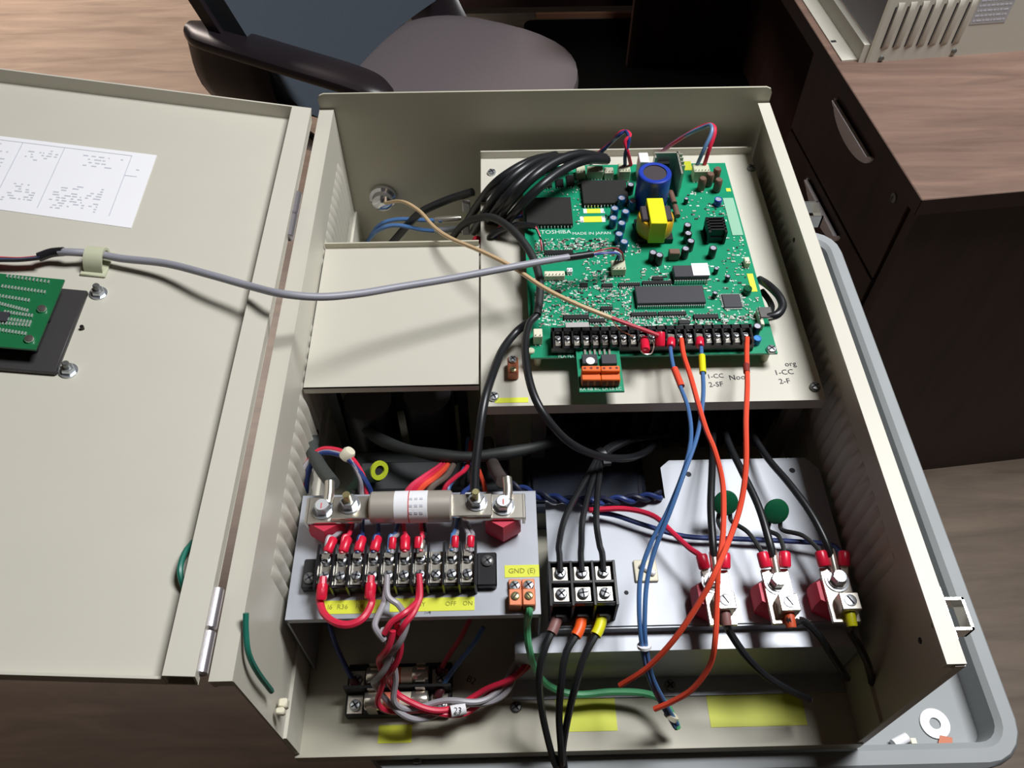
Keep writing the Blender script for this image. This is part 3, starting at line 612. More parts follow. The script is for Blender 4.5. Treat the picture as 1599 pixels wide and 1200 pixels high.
# ------------------------------------------------------------------ large fuse on red stand-offs
FZ = -.043; fy = P(640, 792, FZ).y
def fx(px): return P(px, 792, FZ).x
ff = thing('large_fuse', 'large cylindrical bolted fuse with white label above the terminal block', 'fuse', (fx(642), fy, FZ - .012))
b = MB(); x0, x1 = fx(579), fx(706); L = x1 - x0
b.lathe((x0, fy, FZ), [(.0100, 0), (.0112, .0012), (.0112, L * .30), (.0108, L * .305), (.0108, L * .70), (.0112, L * .705), (.0112, L - .0012), (.0100, L)], fuseb, 32, X); b.build('barrel', ff)
b = MB(); b.lathe((fx(617), fy, FZ), [(.0109, 0), (.0113, .0003), (.0113, fx(669) - fx(617)), (.0109, fx(669) - fx(617) + .0003)], white, 32, X); lb = b.build('paper_label', ff)
b = MB(); b.lathe((fx(639), fy, FZ), [(.0113, 0), (.01145, .0001), (.01145, .0007), (.0113, .0008)], inkr, 32, X); b.build('red_stripe', lb)
b = MB()
for k in range(3):
    for j in range(3):
        a_ = math.radians(40 + 25 * j); x = fx(644 + 8 * k); b.box((x, fy - .01142 * math.cos(a_), FZ + .01142 * math.sin(a_)), (.0022, .0016, .0002), inkg, (X, V((0, math.sin(a_), math.cos(a_))), V((0, -math.cos(a_), math.sin(a_)))))
b.build('print', lb, smooth=False)
for (pa_, pb2) in ((520, 580), (705, 768)):
    b = MB(); b.bx(fx(pa_), fx(pb2), fy - .0088, fy + .0088, FZ - .0014, FZ + .0014, tin, .0005); b.build('blade', ff)
# bus clips (left, right) with bolts
for i, (pa_, pb2, so, bolt1, bolt2) in enumerate(((480, 566, 508, 505, 546), (722, 818, 785, 786, 744))):
    xa, xb = fx(pa_), fx(pb2); side = ('left', 'right')[i]
    lab = 'tinned bus clip with two bolts at the fuse end ' + ('beside the enclosure hinge wall' if i == 0 else 'above the yellow ground label')
    t = thing('bus_clip', lab, 'bus bar', ((xa + xb) / 2, fy, AZ + .02))
    b = MB(); b.bx(xa, xb, fy - .0098, fy + .0098, FZ - .0046, FZ - .0015, tin, .0005); xe = xa if i == 0 else xb
    b.bx(xe - .0012, xe + .0012, fy - .0098, fy + .0098, FZ - .0105, FZ - .0015, tin, .0004); b.build('bar', t)
    x = fx(bolt1); bb = MB(); bb.lathe((x, fy, FZ - .0015), [(.0078, 0), (.0078, .0012)], zinc, 24); bb.lathe((x, fy, FZ - .0003), [(.0058, 0), (.0058, .005), (.0050, .006)], zinc, 6); bb.lathe((x, fy, FZ + .0057), [(.0046, 0), (.0044, .0008)], M('bolt_face', (226, 228, 232), .4, .5), 18)
    bb.bx(x - .0004, x + .0004, fy - .003, fy + .001, FZ + .0064, FZ + .0067, inkr); bb.build('hex_bolt', t)
    x = fx(bolt2); bb = MB(); bb.lathe((x, fy + .002, FZ + .0014), [(.0075, 0), (.0075, .0012)], zinc, 24); bb.lathe((x, fy + .002, FZ + .0026), [(.0058, 0), (.0058, .005), (.005, .0056)], zinc, 6); bb.lathe((x, fy + .002, FZ + .0082), [(.0027, 0), (.0027, .0075), (.0022, .008)], brass, 14); bb.build('stud_nut', t)
    x = fx(bolt1) + .003; bb = MB(); bb.tube([(x, fy + .004, FZ + .0005), (x + .0005, fy + .012, FZ + .002), (x, fy + .020, FZ + .003)], .0036, tin, 10); bb.build('cable_lug', t)
    lab = 'red hexagonal stand-off insulator under the fuse end ' + ('beside the enclosure hinge wall' if i == 0 else 'above the yellow ground label')
    x = fx(so); s = MB(); s.lathe((x, fy - .003, AZ), [(.0125, 0), (.0145, .006), (.0145, .0145), (.0122, FZ - .0047 - AZ)], redst, 6, start=math.pi / 6); tag(s.build('standoff_insulator'), lab, 'insulator', 'red stand-off insulators')
# ================================================================== RIGHT STEPPED BRACKET
GZ = -.100
rp = thing('stepped_bracket', 'grey stepped sheet metal bracket carrying the three wire lugs', 'bracket', (.31, .12, FLR))
b = MB()
poly = [(.2005, .0644), (.4215, .0644), (.4215, .190), (.412, .2005), (.302, .2005), (.2945, .194), (.2945, .166), (.2005, .166)]
b.prism(poly, .0015, galv, (0, 0, GZ - .0015)); b.build('top_plate', rp)
b = MB(); b.bx(.174, .4215, .0497, .0644, -.1115, -.110, galv); b.bx(.2005, .4215, .0630, .0644, -.110, GZ - .0015, galv); b.build('step', rp)
b = MB(); b.bx(.174, .4215, .0497, .0511, FLR, -.1115, galv); b.build('front_plate', rp)
b = MB(); b.bx(.172, .424, .0355, .0511, FLR, FLR + .0015, galv); b.build('foot', rp)
for x in (.215, .30, .41): b = MB(); b.bx(x - .005, x + .005, .15, .16, FLR, GZ - .0015, galv); b.build('leg', rp)
for px, py, r_ in ((1075, 741, .0024), (1237, 735, .0024), (978, 926, .0017)):
    c = P(px, py, GZ); b = MB(); b.lathe(c, [(r_, 0), (r_ * .9, .0002)], ink, 14); b.build('hole', rp)
for px, py in ((806, 1105), (1046, 1071)):
    c = P(px, py, FLR + (.0015 if px > 900 else 0)); b = MB(); b.screw(c, .0042, .0025, dzinc, ink, cross=True); b.build('screw', rp)
# adhesive tie mount
c = P(1008, 893, GZ); t = thing('tie_mount', 'square white adhesive cable tie mount on the grey stepped bracket', 'tie mount', c)
b = MB(); b.box(c + V((0, 0, .0012)), (.017, .017, .0024), cream, ch=.0006); b.build('pad', t)
b = MB(); b.box(c + V((.001, 0, .0035)), (.013, .004, .004), white, (V((.8, -.6, 0)), V((.6, .8, 0)), Z), ch=.001); b.build('bridge', t); b = MB(); b.lathe(c + V((.004, .001, .0024)), [(.0035, 0), (.0033, .002)], cream, 14); b.build('boss', t)
# three-pole terminal block
HZ = -.072; x0, x1, y0, y1 = ptop(859, 876, 961, 942, HZ)
t3 = thing('terminal_block', 'black three pole terminal block with two rows of screws and colour banded wires', 'terminal block', ((x0 + x1) / 2, (y0 + y1) / 2, GZ))
b = MB(); b.bx(x0, x1, y0, y1, GZ, HZ - .005, blks, .0008); b.bx(x0, x1, (y0 + y1) / 2 - .0012, (y0 + y1) / 2 + .0012, GZ, HZ, blks, .0004); b.bx(x0, x1, y1 - .0016, y1, GZ, HZ, blks, .0004); b.bx(x0, x1, y0, y0 + .0012, GZ, HZ - .001, blks, .0004); b.build('base', t3)
wd = (x1 - x0) / 3
for k in range(4): b = MB(); x = x0 + wd * k; b.bx(x - .001, x + .001, y0 - .002, y1, GZ, HZ + .0005, blks, .0003); b.build('barrier', t3)
T3 = []
for k in range(3):
    x = x0 + wd * (k + .5); T3.append(x)
    for yy in (y0 + (y1 - y0) * .25, y0 + (y1 - y0) * .74):
        b = MB(); b.bx(x - .0052, x + .0052, yy - .005, yy + .005, HZ - .005, HZ - .0035, tin); b.screw((x, yy, HZ - .0035), .0040, .0030, zinc, ink, ang=.7 + k, cross=True); b.build('screw', t3)
    b = MB(); b.bx(x - .004, x + .004, y0 - .004, y0, GZ + .004, GZ + .014, blk); b.build('wire_guide', t3)
T3Y = (y0, y1)
# wire lugs on red stand-offs
LZ = -.074
names = ('under the crossing orange wires', 'with the orange banded wire', 'with the yellow banded wire')
LUG = []
for i, (pxl, pyt, bp, lp, so) in enumerate((((1094, 891), 889, (1116, 905), (1133, 937), 1108), ((1188, 889), 889, (1215, 907), (1233, 940), 1205), ((1279, 887), 887, (1310, 903), (1328, 938), 1296))):
    tl = P(pxl[0], pxl[1], LZ); xa, xb = tl.x, tl.x + .0192; ya = tl.y; yb = ya - .040
    t = thing('wire_lug', 'bright tinned wire lug and bolt on a red stand-off ' + names[i], 'wire lug', ((xa + xb) / 2, (ya + yb) / 2, LZ - .003), 'three wire lugs')
    b = MB(); b.bx(xa, xb, yb, ya, LZ - .003, LZ, tin, .0005); b.build('bus_plate', t)
    c = P(bp[0], bp[1], LZ + .005); c.z = LZ
    b = MB(); b.lathe(c, [(.0084, 0), (.0084, .0012)], zinc, 24); b.lathe(c + V((0, 0, .0012)), [(.0066, 0), (.0066, .0012)], steel, 24); b.build('washer', t)
    b = MB(); b.lathe(c + V((0, 0, .0024)), [(.0055, 0), (.0055, .0048), (.0048, .0056)], zinc, 6); b.lathe(c + V((0, 0, .008)), [(.0046, 0), (.0044, .0006)], zinc, 18); b.build('hex_bolt', t)
    l = P(lp[0], lp[1], LZ + .011); b = MB()
    b.bx(l.x - .0068, l.x + .0068, l.y - .0065, l.y + .006, LZ, LZ + .011, tin, .0008); lb = b.build('lug_box', t)
    b = MB(); b.lathe((l.x, l.y, LZ + .011), [(.0042, 0), (.0042, .0006), (.003, .0009)], zinc, 18); b.box((l.x, l.y, LZ + .0119), (.0065, .0011, .0004), ink, (V((.5, -.86, 0)), V((.86, .5, 0)), Z)); b.build('set_screw', lb)
    b = MB(); b.lathe((l.x, l.y - .0064, LZ + .0045), [(.0036, 0), (.0036, .0003)], ink, 14, -Y); b.build('wire_hole', lb)
    LUG.append((t, c, V((l.x, l.y - .0065, LZ + .0045)), ya, (xa + xb) / 2))
    x = P(so, 915, LZ - .003).x + .002; s = MB(); s.lathe((x, (ya + yb) / 2 + .004, GZ), [(.0128, 0), (.0152, .0075), (.0152, .0155), (.0125, LZ - .003 - GZ)], redst, 6, start=math.pi / 6); tag(s.build('standoff_insulator'), 'red hexagonal stand-off insulator under the wire lug ' + names[i], 'insulator', 'red stand-off insulators')
# ================================================================== FLOOR OF THE BOX
fh = thing('fuse_holder', 'black two pole fuse holder on the enclosure floor', 'fuse holder', (.087, .043, FLR))
x0, x1 = .0475, .1265; yA, yB = .0245, .0625
b = MB(); b.bx(x0, x1, yA, yB, FLR, FLR + .010, blk, .001); b.bx(x0 + .018, x1 - .024, yA + .002, yB - .002, FLR + .010, FLR + .012, blk); b.build('base', fh)
fyc = (P(640, 1092, FLR + .022).y, P(640, 1053, FLR + .022).y)
b = MB(); b.bx(x0, x1, (fyc[0] + fyc[1]) / 2 - .001, (fyc[0] + fyc[1]) / 2 + .001, FLR + .010, FLR + .024, blk); b.build('divider', fh)
FH = []
for j, yy in enumerate(fyc):
    b = MB(); b.bx(x0 + .002, x0 + .013, yy - .0065, yy + .0065, FLR + .010, FLR + .0115, tin); b.screw((x0 + .008, yy - .001, FLR + .0115), .0042, .0034, zinc, ink, cross=True); b.build('terminal_screw', fh)
    b = MB(); b.bx(x1 - .015, x1 - .003, yy - .0065, yy + .0065, FLR + .010, FLR + .0115, tin); b.screw((x1 - .008, yy - .001, FLR + .0115), .0042, .0034, zinc, ink, cross=True); b.build('terminal_screw', fh)
    for xx in (x0 + .018, x1 - .026):
        b = MB()
        for s_ in (-1, 1): b.bx(xx, xx + .007, yy + s_ * .0066 - .0005, yy + s_ * .0066 + .0005, FLR + .010, FLR + .026, tin)
        b.bx(xx, xx + .007, yy - .0066, yy + .0066, FLR + .010, FLR + .0112, tin); b.build('clip', fh)
    FH.append(yy)
    fu = thing('cartridge_fuse', 'cartridge fuse with red printed label in the ' + ('holder slot next to the yellow sticker' if j == 0 else 'holder slot next to the grey bracket'), 'fuse', ((x0 + x1) / 2, yy, FLR + .012), 'cartridge fuses')
    xa, xb = x0 + .016, x1 - .017; L = xb - xa
    b = MB(); b.lathe((xa + L * .2, yy, FLR + .0185), [(.0060, 0), (.0060, L * .6)], fuset, 24, X); tb_ = b.build('tube', fu)
    b = MB(); b.lathe((xa + L * .3, yy, FLR + .0185), [(.0059, 0), (.00612, .0002), (.00612, L * .26), (.0059, L * .262)], fuser, 24, X); b.build('red_print', tb_)
    for xx in (xa, xb - L * .26): b = MB(); b.lathe((xx, yy, FLR + .0185), [(.0060, 0), (.0065, .0008), (.0065, L * .26 - .0008), (.0060, L * .26)], tin, 24, X); b.build('end_cap', fu)
sticker(591, 1133, 643, 1161, FLR, yell2, 'yellow_label', 'small yellow sticker on the enclosure floor in front of the fuse holder')
sticker(868, 1090, 962, 1143, FLR, yell2, 'yellow_label', 'yellow sticker on the enclosure floor behind the three loose black wires')
sticker(1106, 1085, 1256, 1135, FLR, yell2, 'yellow_label', 'widest yellow sticker on the enclosure floor below the wire lugs')
c = P(736, 1063, FLR); text('handwriting', 'B2', c, .007, ink, E, (V((.9, -.43, 0)), V((.43, .9, 0))))
# ================================================================== WIRES
def wire(name, pts, r, m, label, cat='wire', group=None, n=8, world=False, sub=6):
    b = MB(); b.tube(pts if world else pz(pts), r, m, n, sub); return tag(b.build(name), label, cat, group)
def sleeve(parent, p0, p1, r, m, name='sleeve', taper=.85, label=None):
    p0, p1 = V(p0), V(p1); L = (p1 - p0).length; b = MB(); b.lathe(p0, [(r * taper, 0), (r, L * .12), (r, L * .88), (r * taper, L)], m, 12, p1 - p0); o = b.build(name, parent)
    if label: o['label'] = label
    return o
def fork(parent, tip, frm, r, m, l=.010, tail=True, up=.001):
    """crimp terminal: flat ring tongue at tip, insulated barrel towards frm"""
    tip, frm = V(tip), V(frm); d = (frm - tip).normalized(); b = MB(); q = tip + d * .003
    if tail:
        sd = d.cross(Z).normalized(); b.box(tip + d * .0015, (.007, .0048, .0008), tin, (d, sd, sd.cross(d))); b.build('tongue', parent)
    return sleeve(parent, q, q + d * l, r, m, 'crimp_sleeve', .8)
# --- orange control wires from the circuit board terminals
def TS(k, dy=0., dz=.002): return V((tx[k], ty - .001 + dy, TZ + dz))
Wm = lambda *p: [P(*q) for q in p]
oA = [TS(13, -.003), *Wm((1068, 556, -.018), (1079, 590, -.014), (1090, 630, -.012), (1103, 672, -.016), (1117, 707, -.02), (1129, 760, -.03), (1129, 833, -.035), (1122, 883, -.04), (1120, 933, -.05), (1117, 997, -.062), (1109, 1038, -.08), (1082, 1076, -.1), (1050, 1096, -.115), (1022, 1108, -.125))]
o = wire('orange_wire', oA, .0020, org, 'orange wire from the circuit board hanging past the first wire lug to the widest sticker', world=True, group='orange control wires')
oB = [TS(20, -.003), *Wm((1166, 556, -.018), (1167, 600, -.014), (1165, 657, -.012), (1165, 727, -.02), (1157, 787, -.03), (1140, 840, -.035), (1118, 892, -.034), (1097, 933, -.044), (1056, 995, -.066), (1012, 1042, -.09), (968, 1071, -.11))]
o = wire('orange_wire', oB, .0020, org, 'orange wire from the last terminal crossing over to the three black wires', world=True, group='orange control wires')
sleeve(o, P(1165, 570, -.0165), P(1166, 582, -.0155), .0025, M('wire_mark', (130, 44, 38), .5), 'ink_mark', 1)
# --- blue control wires
bA = [TS(12, -.004), *Wm((1047, 545, -.019), (1052, 575, -.016), (1062, 603, -.014), (1075, 640, -.014), (1079, 685, -.018), (1068, 735, -.024), (1042, 800, -.034), (1018, 845, -.044), (1001, 895, -.054), (998, 950, -.062), (1002, 1005, -.075), (1012, 1055, -.1), (1030, 1095, -.125), (1054, 1136, -.15))]
o = wire('blue_wire', bA, .0016, blue, 'blue wire with orange marker sleeve dropping from the circuit board', world=True, group='blue control wires')
sleeve(o, P(1053, 576, -.016), P(1064, 604, -.0140), .0026, org, 'marker_sleeve', 1); fork(o, TS(12), P(1047, 552, -.018), .0034, reds, .0085)
bB = [TS(15, -.004), *Wm((1095, 546, -.019), (1097, 575, -.016), (1098, 620, -.013), (1089, 680, -.018), (1066, 745, -.022), (1046, 800, -.031), (1024, 855, -.044), (1011, 905, -.054), (1007, 955, -.062), (1008, 1005, -.075), (1018, 1055, -.1), (1036, 1093, -.122), (1058, 1132, -.148))]
o = wire('blue_wire', bB, .0016, blue, 'blue wire with yellow marker sleeve dropping from the circuit board', world=True, group='blue control wires')
sleeve(o, P(1096, 556, -.0175), P(1097.5, 583, -.0155), .0026, yelw, 'marker_sleeve', 1); fork(o, TS(15), P(1093, 552, -.018), .0034, reds, .0085)
b = MB(); b.tube(Wm((1006, 1008, -.0765), (1006, 1012, -.078)), .0048, white, 10); tag(b.build('cable_tie'), 'white tie around the two hanging blue wires', 'cable tie')
b = MB(); c0, c1 = P(1046, 1122, -.142), P(1050, 1116, -.140); b.cyl(c1, c0, .0052, cream, 12); tag(b.build('cable_tie'), 'white tie joining the green and blue wire ends', 'cable tie')
# --- red spade with loose resistor at the terminal strip
o = thing('crimp_terminal', 'red crimp terminal sticking out of the terminal strip', 'crimp terminal', P(1006, 545, BZ)); c = P(1006, 530, -.018); sleeve(o, c, P(1008, 548, -.012), .0036, reds, 'crimp_sleeve', .85)
b = MB(); b.tube([TS(9), P(1000, 545, -.014), P(1006, 553, -.012), P(1017, 552, -.013), P(1021, 540, -.015), TS(10)], .0005, tin, 6); b.build('lead', o)
# --- tan wire
tn = [KN + V((.004, -.015, .003)), *Wm((628, 315, -.06), (655, 330, -.045), (678, 355, -.03), (705, 373, -.018), (750, 392, -.006), (800, 417, 0.0), (850, 450, .002), (900, 475, .002), (955, 497, -.001))]
o = wire('tan_wire', tn, .0018, tan, 'tan wire running from the rear wall plug across the circuit board', world=True)
rl = Wm((955, 497, -.001), (985, 508, -.004), (1010, 517, -.008), (1028, 524, -.0115)); b = MB(); b.tube(rl, .0016, M('pink_red_wire', (196, 70, 84), .4), 8); b.build('red_end', o); sleeve(o, P(1031, 519, -.012), P(1031, 541, -.018), .0038, reds, 'crimp_sleeve', .9)
b = MB(); b.tube([P(955, 499, -.001), P(968, 515, -.008), TS(8)], .0004, brown_lug, 6); b.build('bare_lead', o)
# --- grey cable from the door
gc = [DX(78, 394, PN + .010), DX(110, 394, PN + .012), DX(153, 397, PN + .009), DX(190, 404, PN + .009), DX(260, 412, PN + .014), DX(330, 430, PN + .022), DX(390, 447, PN + .026), *Wm((440, 459, .042), (500, 464, .036), (560, 459, .028), (620, 449, .02), (700, 436, .014), (780, 421, .01), (850, 408, .006), (888, 402, .003))]
o = wire('grey_cable', gc, .0029, gryc, 'grey cable running from the door keypad to the circuit board', 'cable', n=10, world=True)
b = MB(); b.tube(Wm((884, 403, .003), (905, 400, .001), (925, 397, -.001)), .0030, cablk, 10); b.build('shrink_tube', o)
for i, (m_, dy) in enumerate(((M('ribbon_red', (150, 40, 44), .4), -5), (M('ribbon_white', (214, 214, 220), .4), 0), (M('ribbon_blue', (70, 90, 170), .4), 2), (M('ribbon_dark', (40, 40, 60), .4), -3))):
    b = MB(); b.tube(Wm((922, 397 + i * .8, -.001), (942, 393 + dy * .6 + i, .001), (960, 392 + dy * .8 + i, -.002), (971 - i * 2, 398 + dy * .5, -.01), (974 - i * 4, 406, -.021)), .0009, m_, 6); b.build('core', o)
b = MB(); b.tube([DX(100, 393, PN + .0115), DX(80, 395, PN + .010), DX(60, 402, PN + .008)], .0034, cablk, 10); b.build('shrink_tube', o)
for i, m_ in enumerate((red, cablk, navy, cablk)):
    b = MB(); b.tube([DX(62, 401 + i, PN + .008 + .001 * i), DX(30, 404 + i, PN + .007 + .001 * i), DX(-20, 404 + i * 1.5, PN + .007 + .001 * i), DX(-60, 420, PN + .012)], .0012, m_, 6); b.build('core', o)
# --- heavy black cable bundle behind the board
bund = [((945, 247, -.012), (905, 241, .004), (865, 254, .01), (828, 281, .008), (795, 318, -.012), (773, 352, -.05), (762, 378, -.09)), ((948, 250, -.014), (915, 250, 0), (878, 266, .004), (840, 295, .002), (806, 330, -.018), (782, 358, -.06), (770, 380, -.1)),
        ((880, 246, -.02), (845, 249, -.008), (812, 267, -.004), (782, 296, -.014), (758, 332, -.04), (740, 362, -.09)), ((868, 243, -.024), (832, 251, -.012), (800, 267, -.012), (770, 290, -.024), (744, 324, -.06), (722, 360, -.1)), ((900, 248, -.016), (865, 251, -.004), (828, 272, .001), (794, 304, -.006), (768, 340, -.036), (752, 368, -.09))]
lbl = ('topmost thick black cable of the bundle arching over the rear of the circuit board', 'thick black cable arching nearest the black power module', 'black cable arching past the mounting plate screw', 'outermost black cable of the bundle beside the rear wall', 'middle black cable of the bundle behind the circuit board')
for p_, l_ in zip(bund, lbl): wire('black_cable', p_, .0042, cablk, l_, 'cable', 'black cable bundle', n=10)
wire('black_cable', ((738, 300, -.07), (700, 312, -.085), (660, 330, -.1), (640, 348, -.12), (612, 380, -.15)), .0042, cablk, 'black cable crossing the dark gap below the rear wall plug', 'cable', n=10)
for i, dy in enumerate((0, 9)):
    o = wire('blue_wire', ((572, 382 - i * 3, -.165), (590, 354 + dy * .7, -.13), (618, 343 + dy, -.12), (660, 344 + dy * 1.7, -.12), (690, 345 + dy * 1.8, -.12)), .0022, blue, ('blue wire with shiny' if i == 0 else 'blue wire with dull grey') + ' butt connector looping beside the cover plate', group='blue wires by the cover plate')
    c0, c1 = P(678, 344 + dy * 1.8, -.12), P(720, 341 + dy * 1.8, -.12); sleeve(o, c0, c1, .0034, tin if i == 0 else galv, 'butt_connector', .8)
for (px, py) in ((728, 322), (727, 358)):
    b = MB(); b.box(P(px, py, -.09), (.008, .006, .012), white, ch=.001); o = tag(b.build('plastic_clip'), 'small white plastic clip in the cable gap ' + ('nearer the rear wall' if py < 340 else 'nearer the cover plate'), 'clip')
# red and navy leads beside the board
for i, (m_, l_) in enumerate(((red, 'dark red lead emerging between the cover and the circuit board'), (navy, 'navy lead emerging between the cover and the circuit board'))):
    wire('board_lead', ((815 , 331 + i * 6, -.034), (800, 337 + i * 5, -.032), (785, 350 + i * 5, -.034), (768, 372 + i * 3, -.05), (752, 388 + i * 6, -.08)), .0016, m_, l_, 'wire')
o = wire('black_cable', ((748, 396, -.11), (762, 374, -.05), (780, 360, -.036), (805, 352, -.028), (826, 352, -.024), (838, 354, -.022)), .0028, cablk, 'short black cable with red and white cores ending on the circuit board', 'cable')
for i, m_ in enumerate((red, white, cablk)): b = MB(); b.tube(Wm((836, 354, -.022), (842, 366 + i, -.02), (845 + i, 380, -.022), (846 + i * 1.5, 392, -.028)), .0009, m_, 6); b.build('core', o)
for (px, py) in ((742, 378), (757, 378)):
    o = thing('crimp_terminal', 'red crimp sleeve between the cover plate and mounting plate, ' + ('nearer the cover' if px < 750 else 'nearer the circuit board'), 'crimp terminal', P(px, py, -.08)); sleeve(o, P(px - 3, py + 5, -.07), P(px + 4, py - 5, -.06), .004, reds, 'crimp_sleeve')
# thin black cable over the left edge of the board, down into the box
lp1 = ((706, 372, -.09), (722, 352, -.06), (745, 341, -.035), (772, 341, -.02), (803, 362, -.012), (829, 396, -.012), (842, 432, -.014), (843, 462, -.016), (839, 492, -.016))
wire('black_cable', lp1, .0034, cablk2, 'black cable arching over the circuit board edge to the cream header beside the terminal strip', 'cable', n=10)
lp2 = ((838, 493, -.017), (826, 508, -.016), (820, 545, -.012), (828, 600, -.008), (848, 645, -.012), (885, 688, -.03), (930, 711, -.05), (975, 716, -.07), (1005, 708, -.09), (1028, 690, -.1))
wire('black_cable', lp2, .0030, cablk, 'black cable dropping over the mounting plate edge into a loop', 'cable', n=10)
lp3 = ((826, 503, -.022), (805, 520, -.028), (783, 550, -.024), (764, 600, -.012), (754, 640, -.012), (747, 690, -.02), (742, 735, -.028), (741, 768, -.034))
o = wire('black_cable', lp3, .0033, cablk, 'black cable dropping from the circuit board to the fuse stud', 'cable', n=10)
# corrugated conduit in the dark
pts = cr(Wm((548, 648, -.12), (590, 684, -.10), (640, 703, -.085), (700, 713, -.08), (760, 712, -.08), (830, 700, -.085), (880, 682, -.10), (915, 658, -.125)), 12); b = MB(); b.tube(pts, lambda t: .0048 + .0006 * math.sin(t * 500), cablk2, 10, smooth=False); tag(b.build('conduit'), 'black corrugated conduit sagging across the dark gap behind the fuse', 'conduit')
wire('black_cable', ((494, 640, -.12), (488, 676, -.10), (488, 704, -.08), (502, 732, -.06), (520, 756, -.045)), .0052, M('dark_grey_cable', (64, 68, 66), .6), 'thick dark grey cable coming down to the fuse bolt beside the enclosure wall', 'cable', n=12)
o = wire('black_cable', ((762, 690, -.14), (766, 715, -.10), (776, 738, -.06), (785, 752, -.048)), .0050, M('brown_black_cable', (70, 62, 60), .6), 'short thick cable ending at the fuse bolt above the yellow ground label', 'cable', n=12)
# looped harness left of the fuse
for i, (m_, dx, dy, l_) in enumerate(((red, 0, 0, 'red'), (navy, 4, 6, 'navy blue'), (gryw, -5, 5, 'grey'))):
    wire('harness_wire', ((474 + dx, 770, -.09), (478 + dx, 730 + dy, -.075), (498, 704 + dy, -.07), (525, 703 + dy, -.066), (548, 715 + dy, -.064), (566 + dx * .6, 742 + dy, -.066), (573 + dx * 1.6, 770, -.075), (578 + dx * 1.6, 800, -.085)), .0021, m_, l_ + ' wire of the looped harness behind the fuse bolts by the hinge wall', group='looped harness wires')
c = P(541, 712, -.064); b = MB(); b.lathe(c, [(.0052, -.002), (.0052, .004), (.004, .006)], cream, 14, V((.6, .3, .7))); tag(b.build('cable_tie'), 'cream tie around the looped harness behind the fuse', 'cable tie')
o = thing('ring_lug', 'yellow green ring lug standing in the dark behind the fuse', 'lug', P(592, 735, -.11))
c = P(592, 735, -.09); b = MB(); b.lathe(c, [(.0042, -.001), (.0078, -.001), (.0078, .001), (.0042, .001), (.0042, -.001)], M('yellow_green', (190, 206, 50), .4), 20, V((.6, -.6, .5)), cap=False); b.build('ring', o); b = MB(); b.lathe(c, [(.0042, -.0012), (.0042, -.0008)], ink, 16, V((.6, -.6, .5))); b.build('hole', o); b = MB(); b.tube([c + V((-.002, 0, -.006)), c + V((-.012, .006, -.02)), c + V((-.03, .01, -.05))], .006, M('dark_green_sleeve', (40, 74, 60), .6), 10); b.build('sleeve', o)
for i, (m_, dx, l_) in enumerate(((red, 0, 'red'), (M('pink_wire', (220, 60, 90), .4), -9, 'pinkish red'), (org, 9, 'orange'), (M('brown_grey_wire', (110, 96, 88), .5), 24, 'brown grey'))):
    wire('harness_wire', ((700 + dx * .5, 718, -.10), (692 + dx * .6, 729, -.08), (672 + dx, 745, -.068), (650 + dx, 762, -.066), (632 + dx, 790, -.074)), .0024, m_, l_ + ' wire passing under the large fuse barrel', group='wires under the fuse barrel')
for i, (m_, q, l_) in enumerate(((red, ((735, 690, -.12), (730, 728, -.085), (712, 745, -.07), (695, 762, -.066), (690, 790, -.075)), 'red'), (blue, ((731, 685, -.125), (726, 730, -.088), (708, 750, -.072), (700, 765, -.068), (702, 795, -.076)), 'blue'), (org, ((738, 700, -.12), (748, 735, -.09), (756, 758, -.08), (759, 780, -.08)), 'orange'), (navy, ((734, 722, -.1), (744, 742, -.086), (735, 760, -.075), (722, 772, -.07), (716, 800, -.076)), 'navy'))):
    wire('harness_wire', q, .0018, m_, l_ + ' wire of the twisted harness behind the fuse stud', group='twisted harness behind the fuse stud')
# twisted pair helper
def twisted(path, mats, r, rad, pitch, name, labels, group, phase0=0.):
    pts = cr(path, 14); T, N, B = frames(pts); s = 0.; out = []
    for k, (m_, l_) in enumerate(zip(mats, labels)):
        q = []; s = 0.
        for i, p in enumerate(pts):
            if i: s += (pts[i] - pts[i - 1]).length
            a = phase0 + 2 * math.pi * (s / pitch + k / len(mats)); q.append(p + (N[i] * math.cos(a) + B[i] * math.sin(a)) * rad)
        b = MB(); b.tube(q, r, m_, 8, smooth=False); out.append(tag(b.build(name), l_, 'wire', group))
    return out
twisted(Wm((782, 752, -.085), (830, 770, -.09), (880, 781, -.092), (950, 782, -.092), (1020, 776, -.095), (1032, 773, -.098)), (navy, M('black_navy_wire', (34, 38, 60), .4)), .0021, .0021, .024, 'twisted_wire', ('navy wire of the dark twisted pair behind the stepped bracket', 'blackish wire of the dark twisted pair behind the stepped bracket'), 'dark twisted pair')
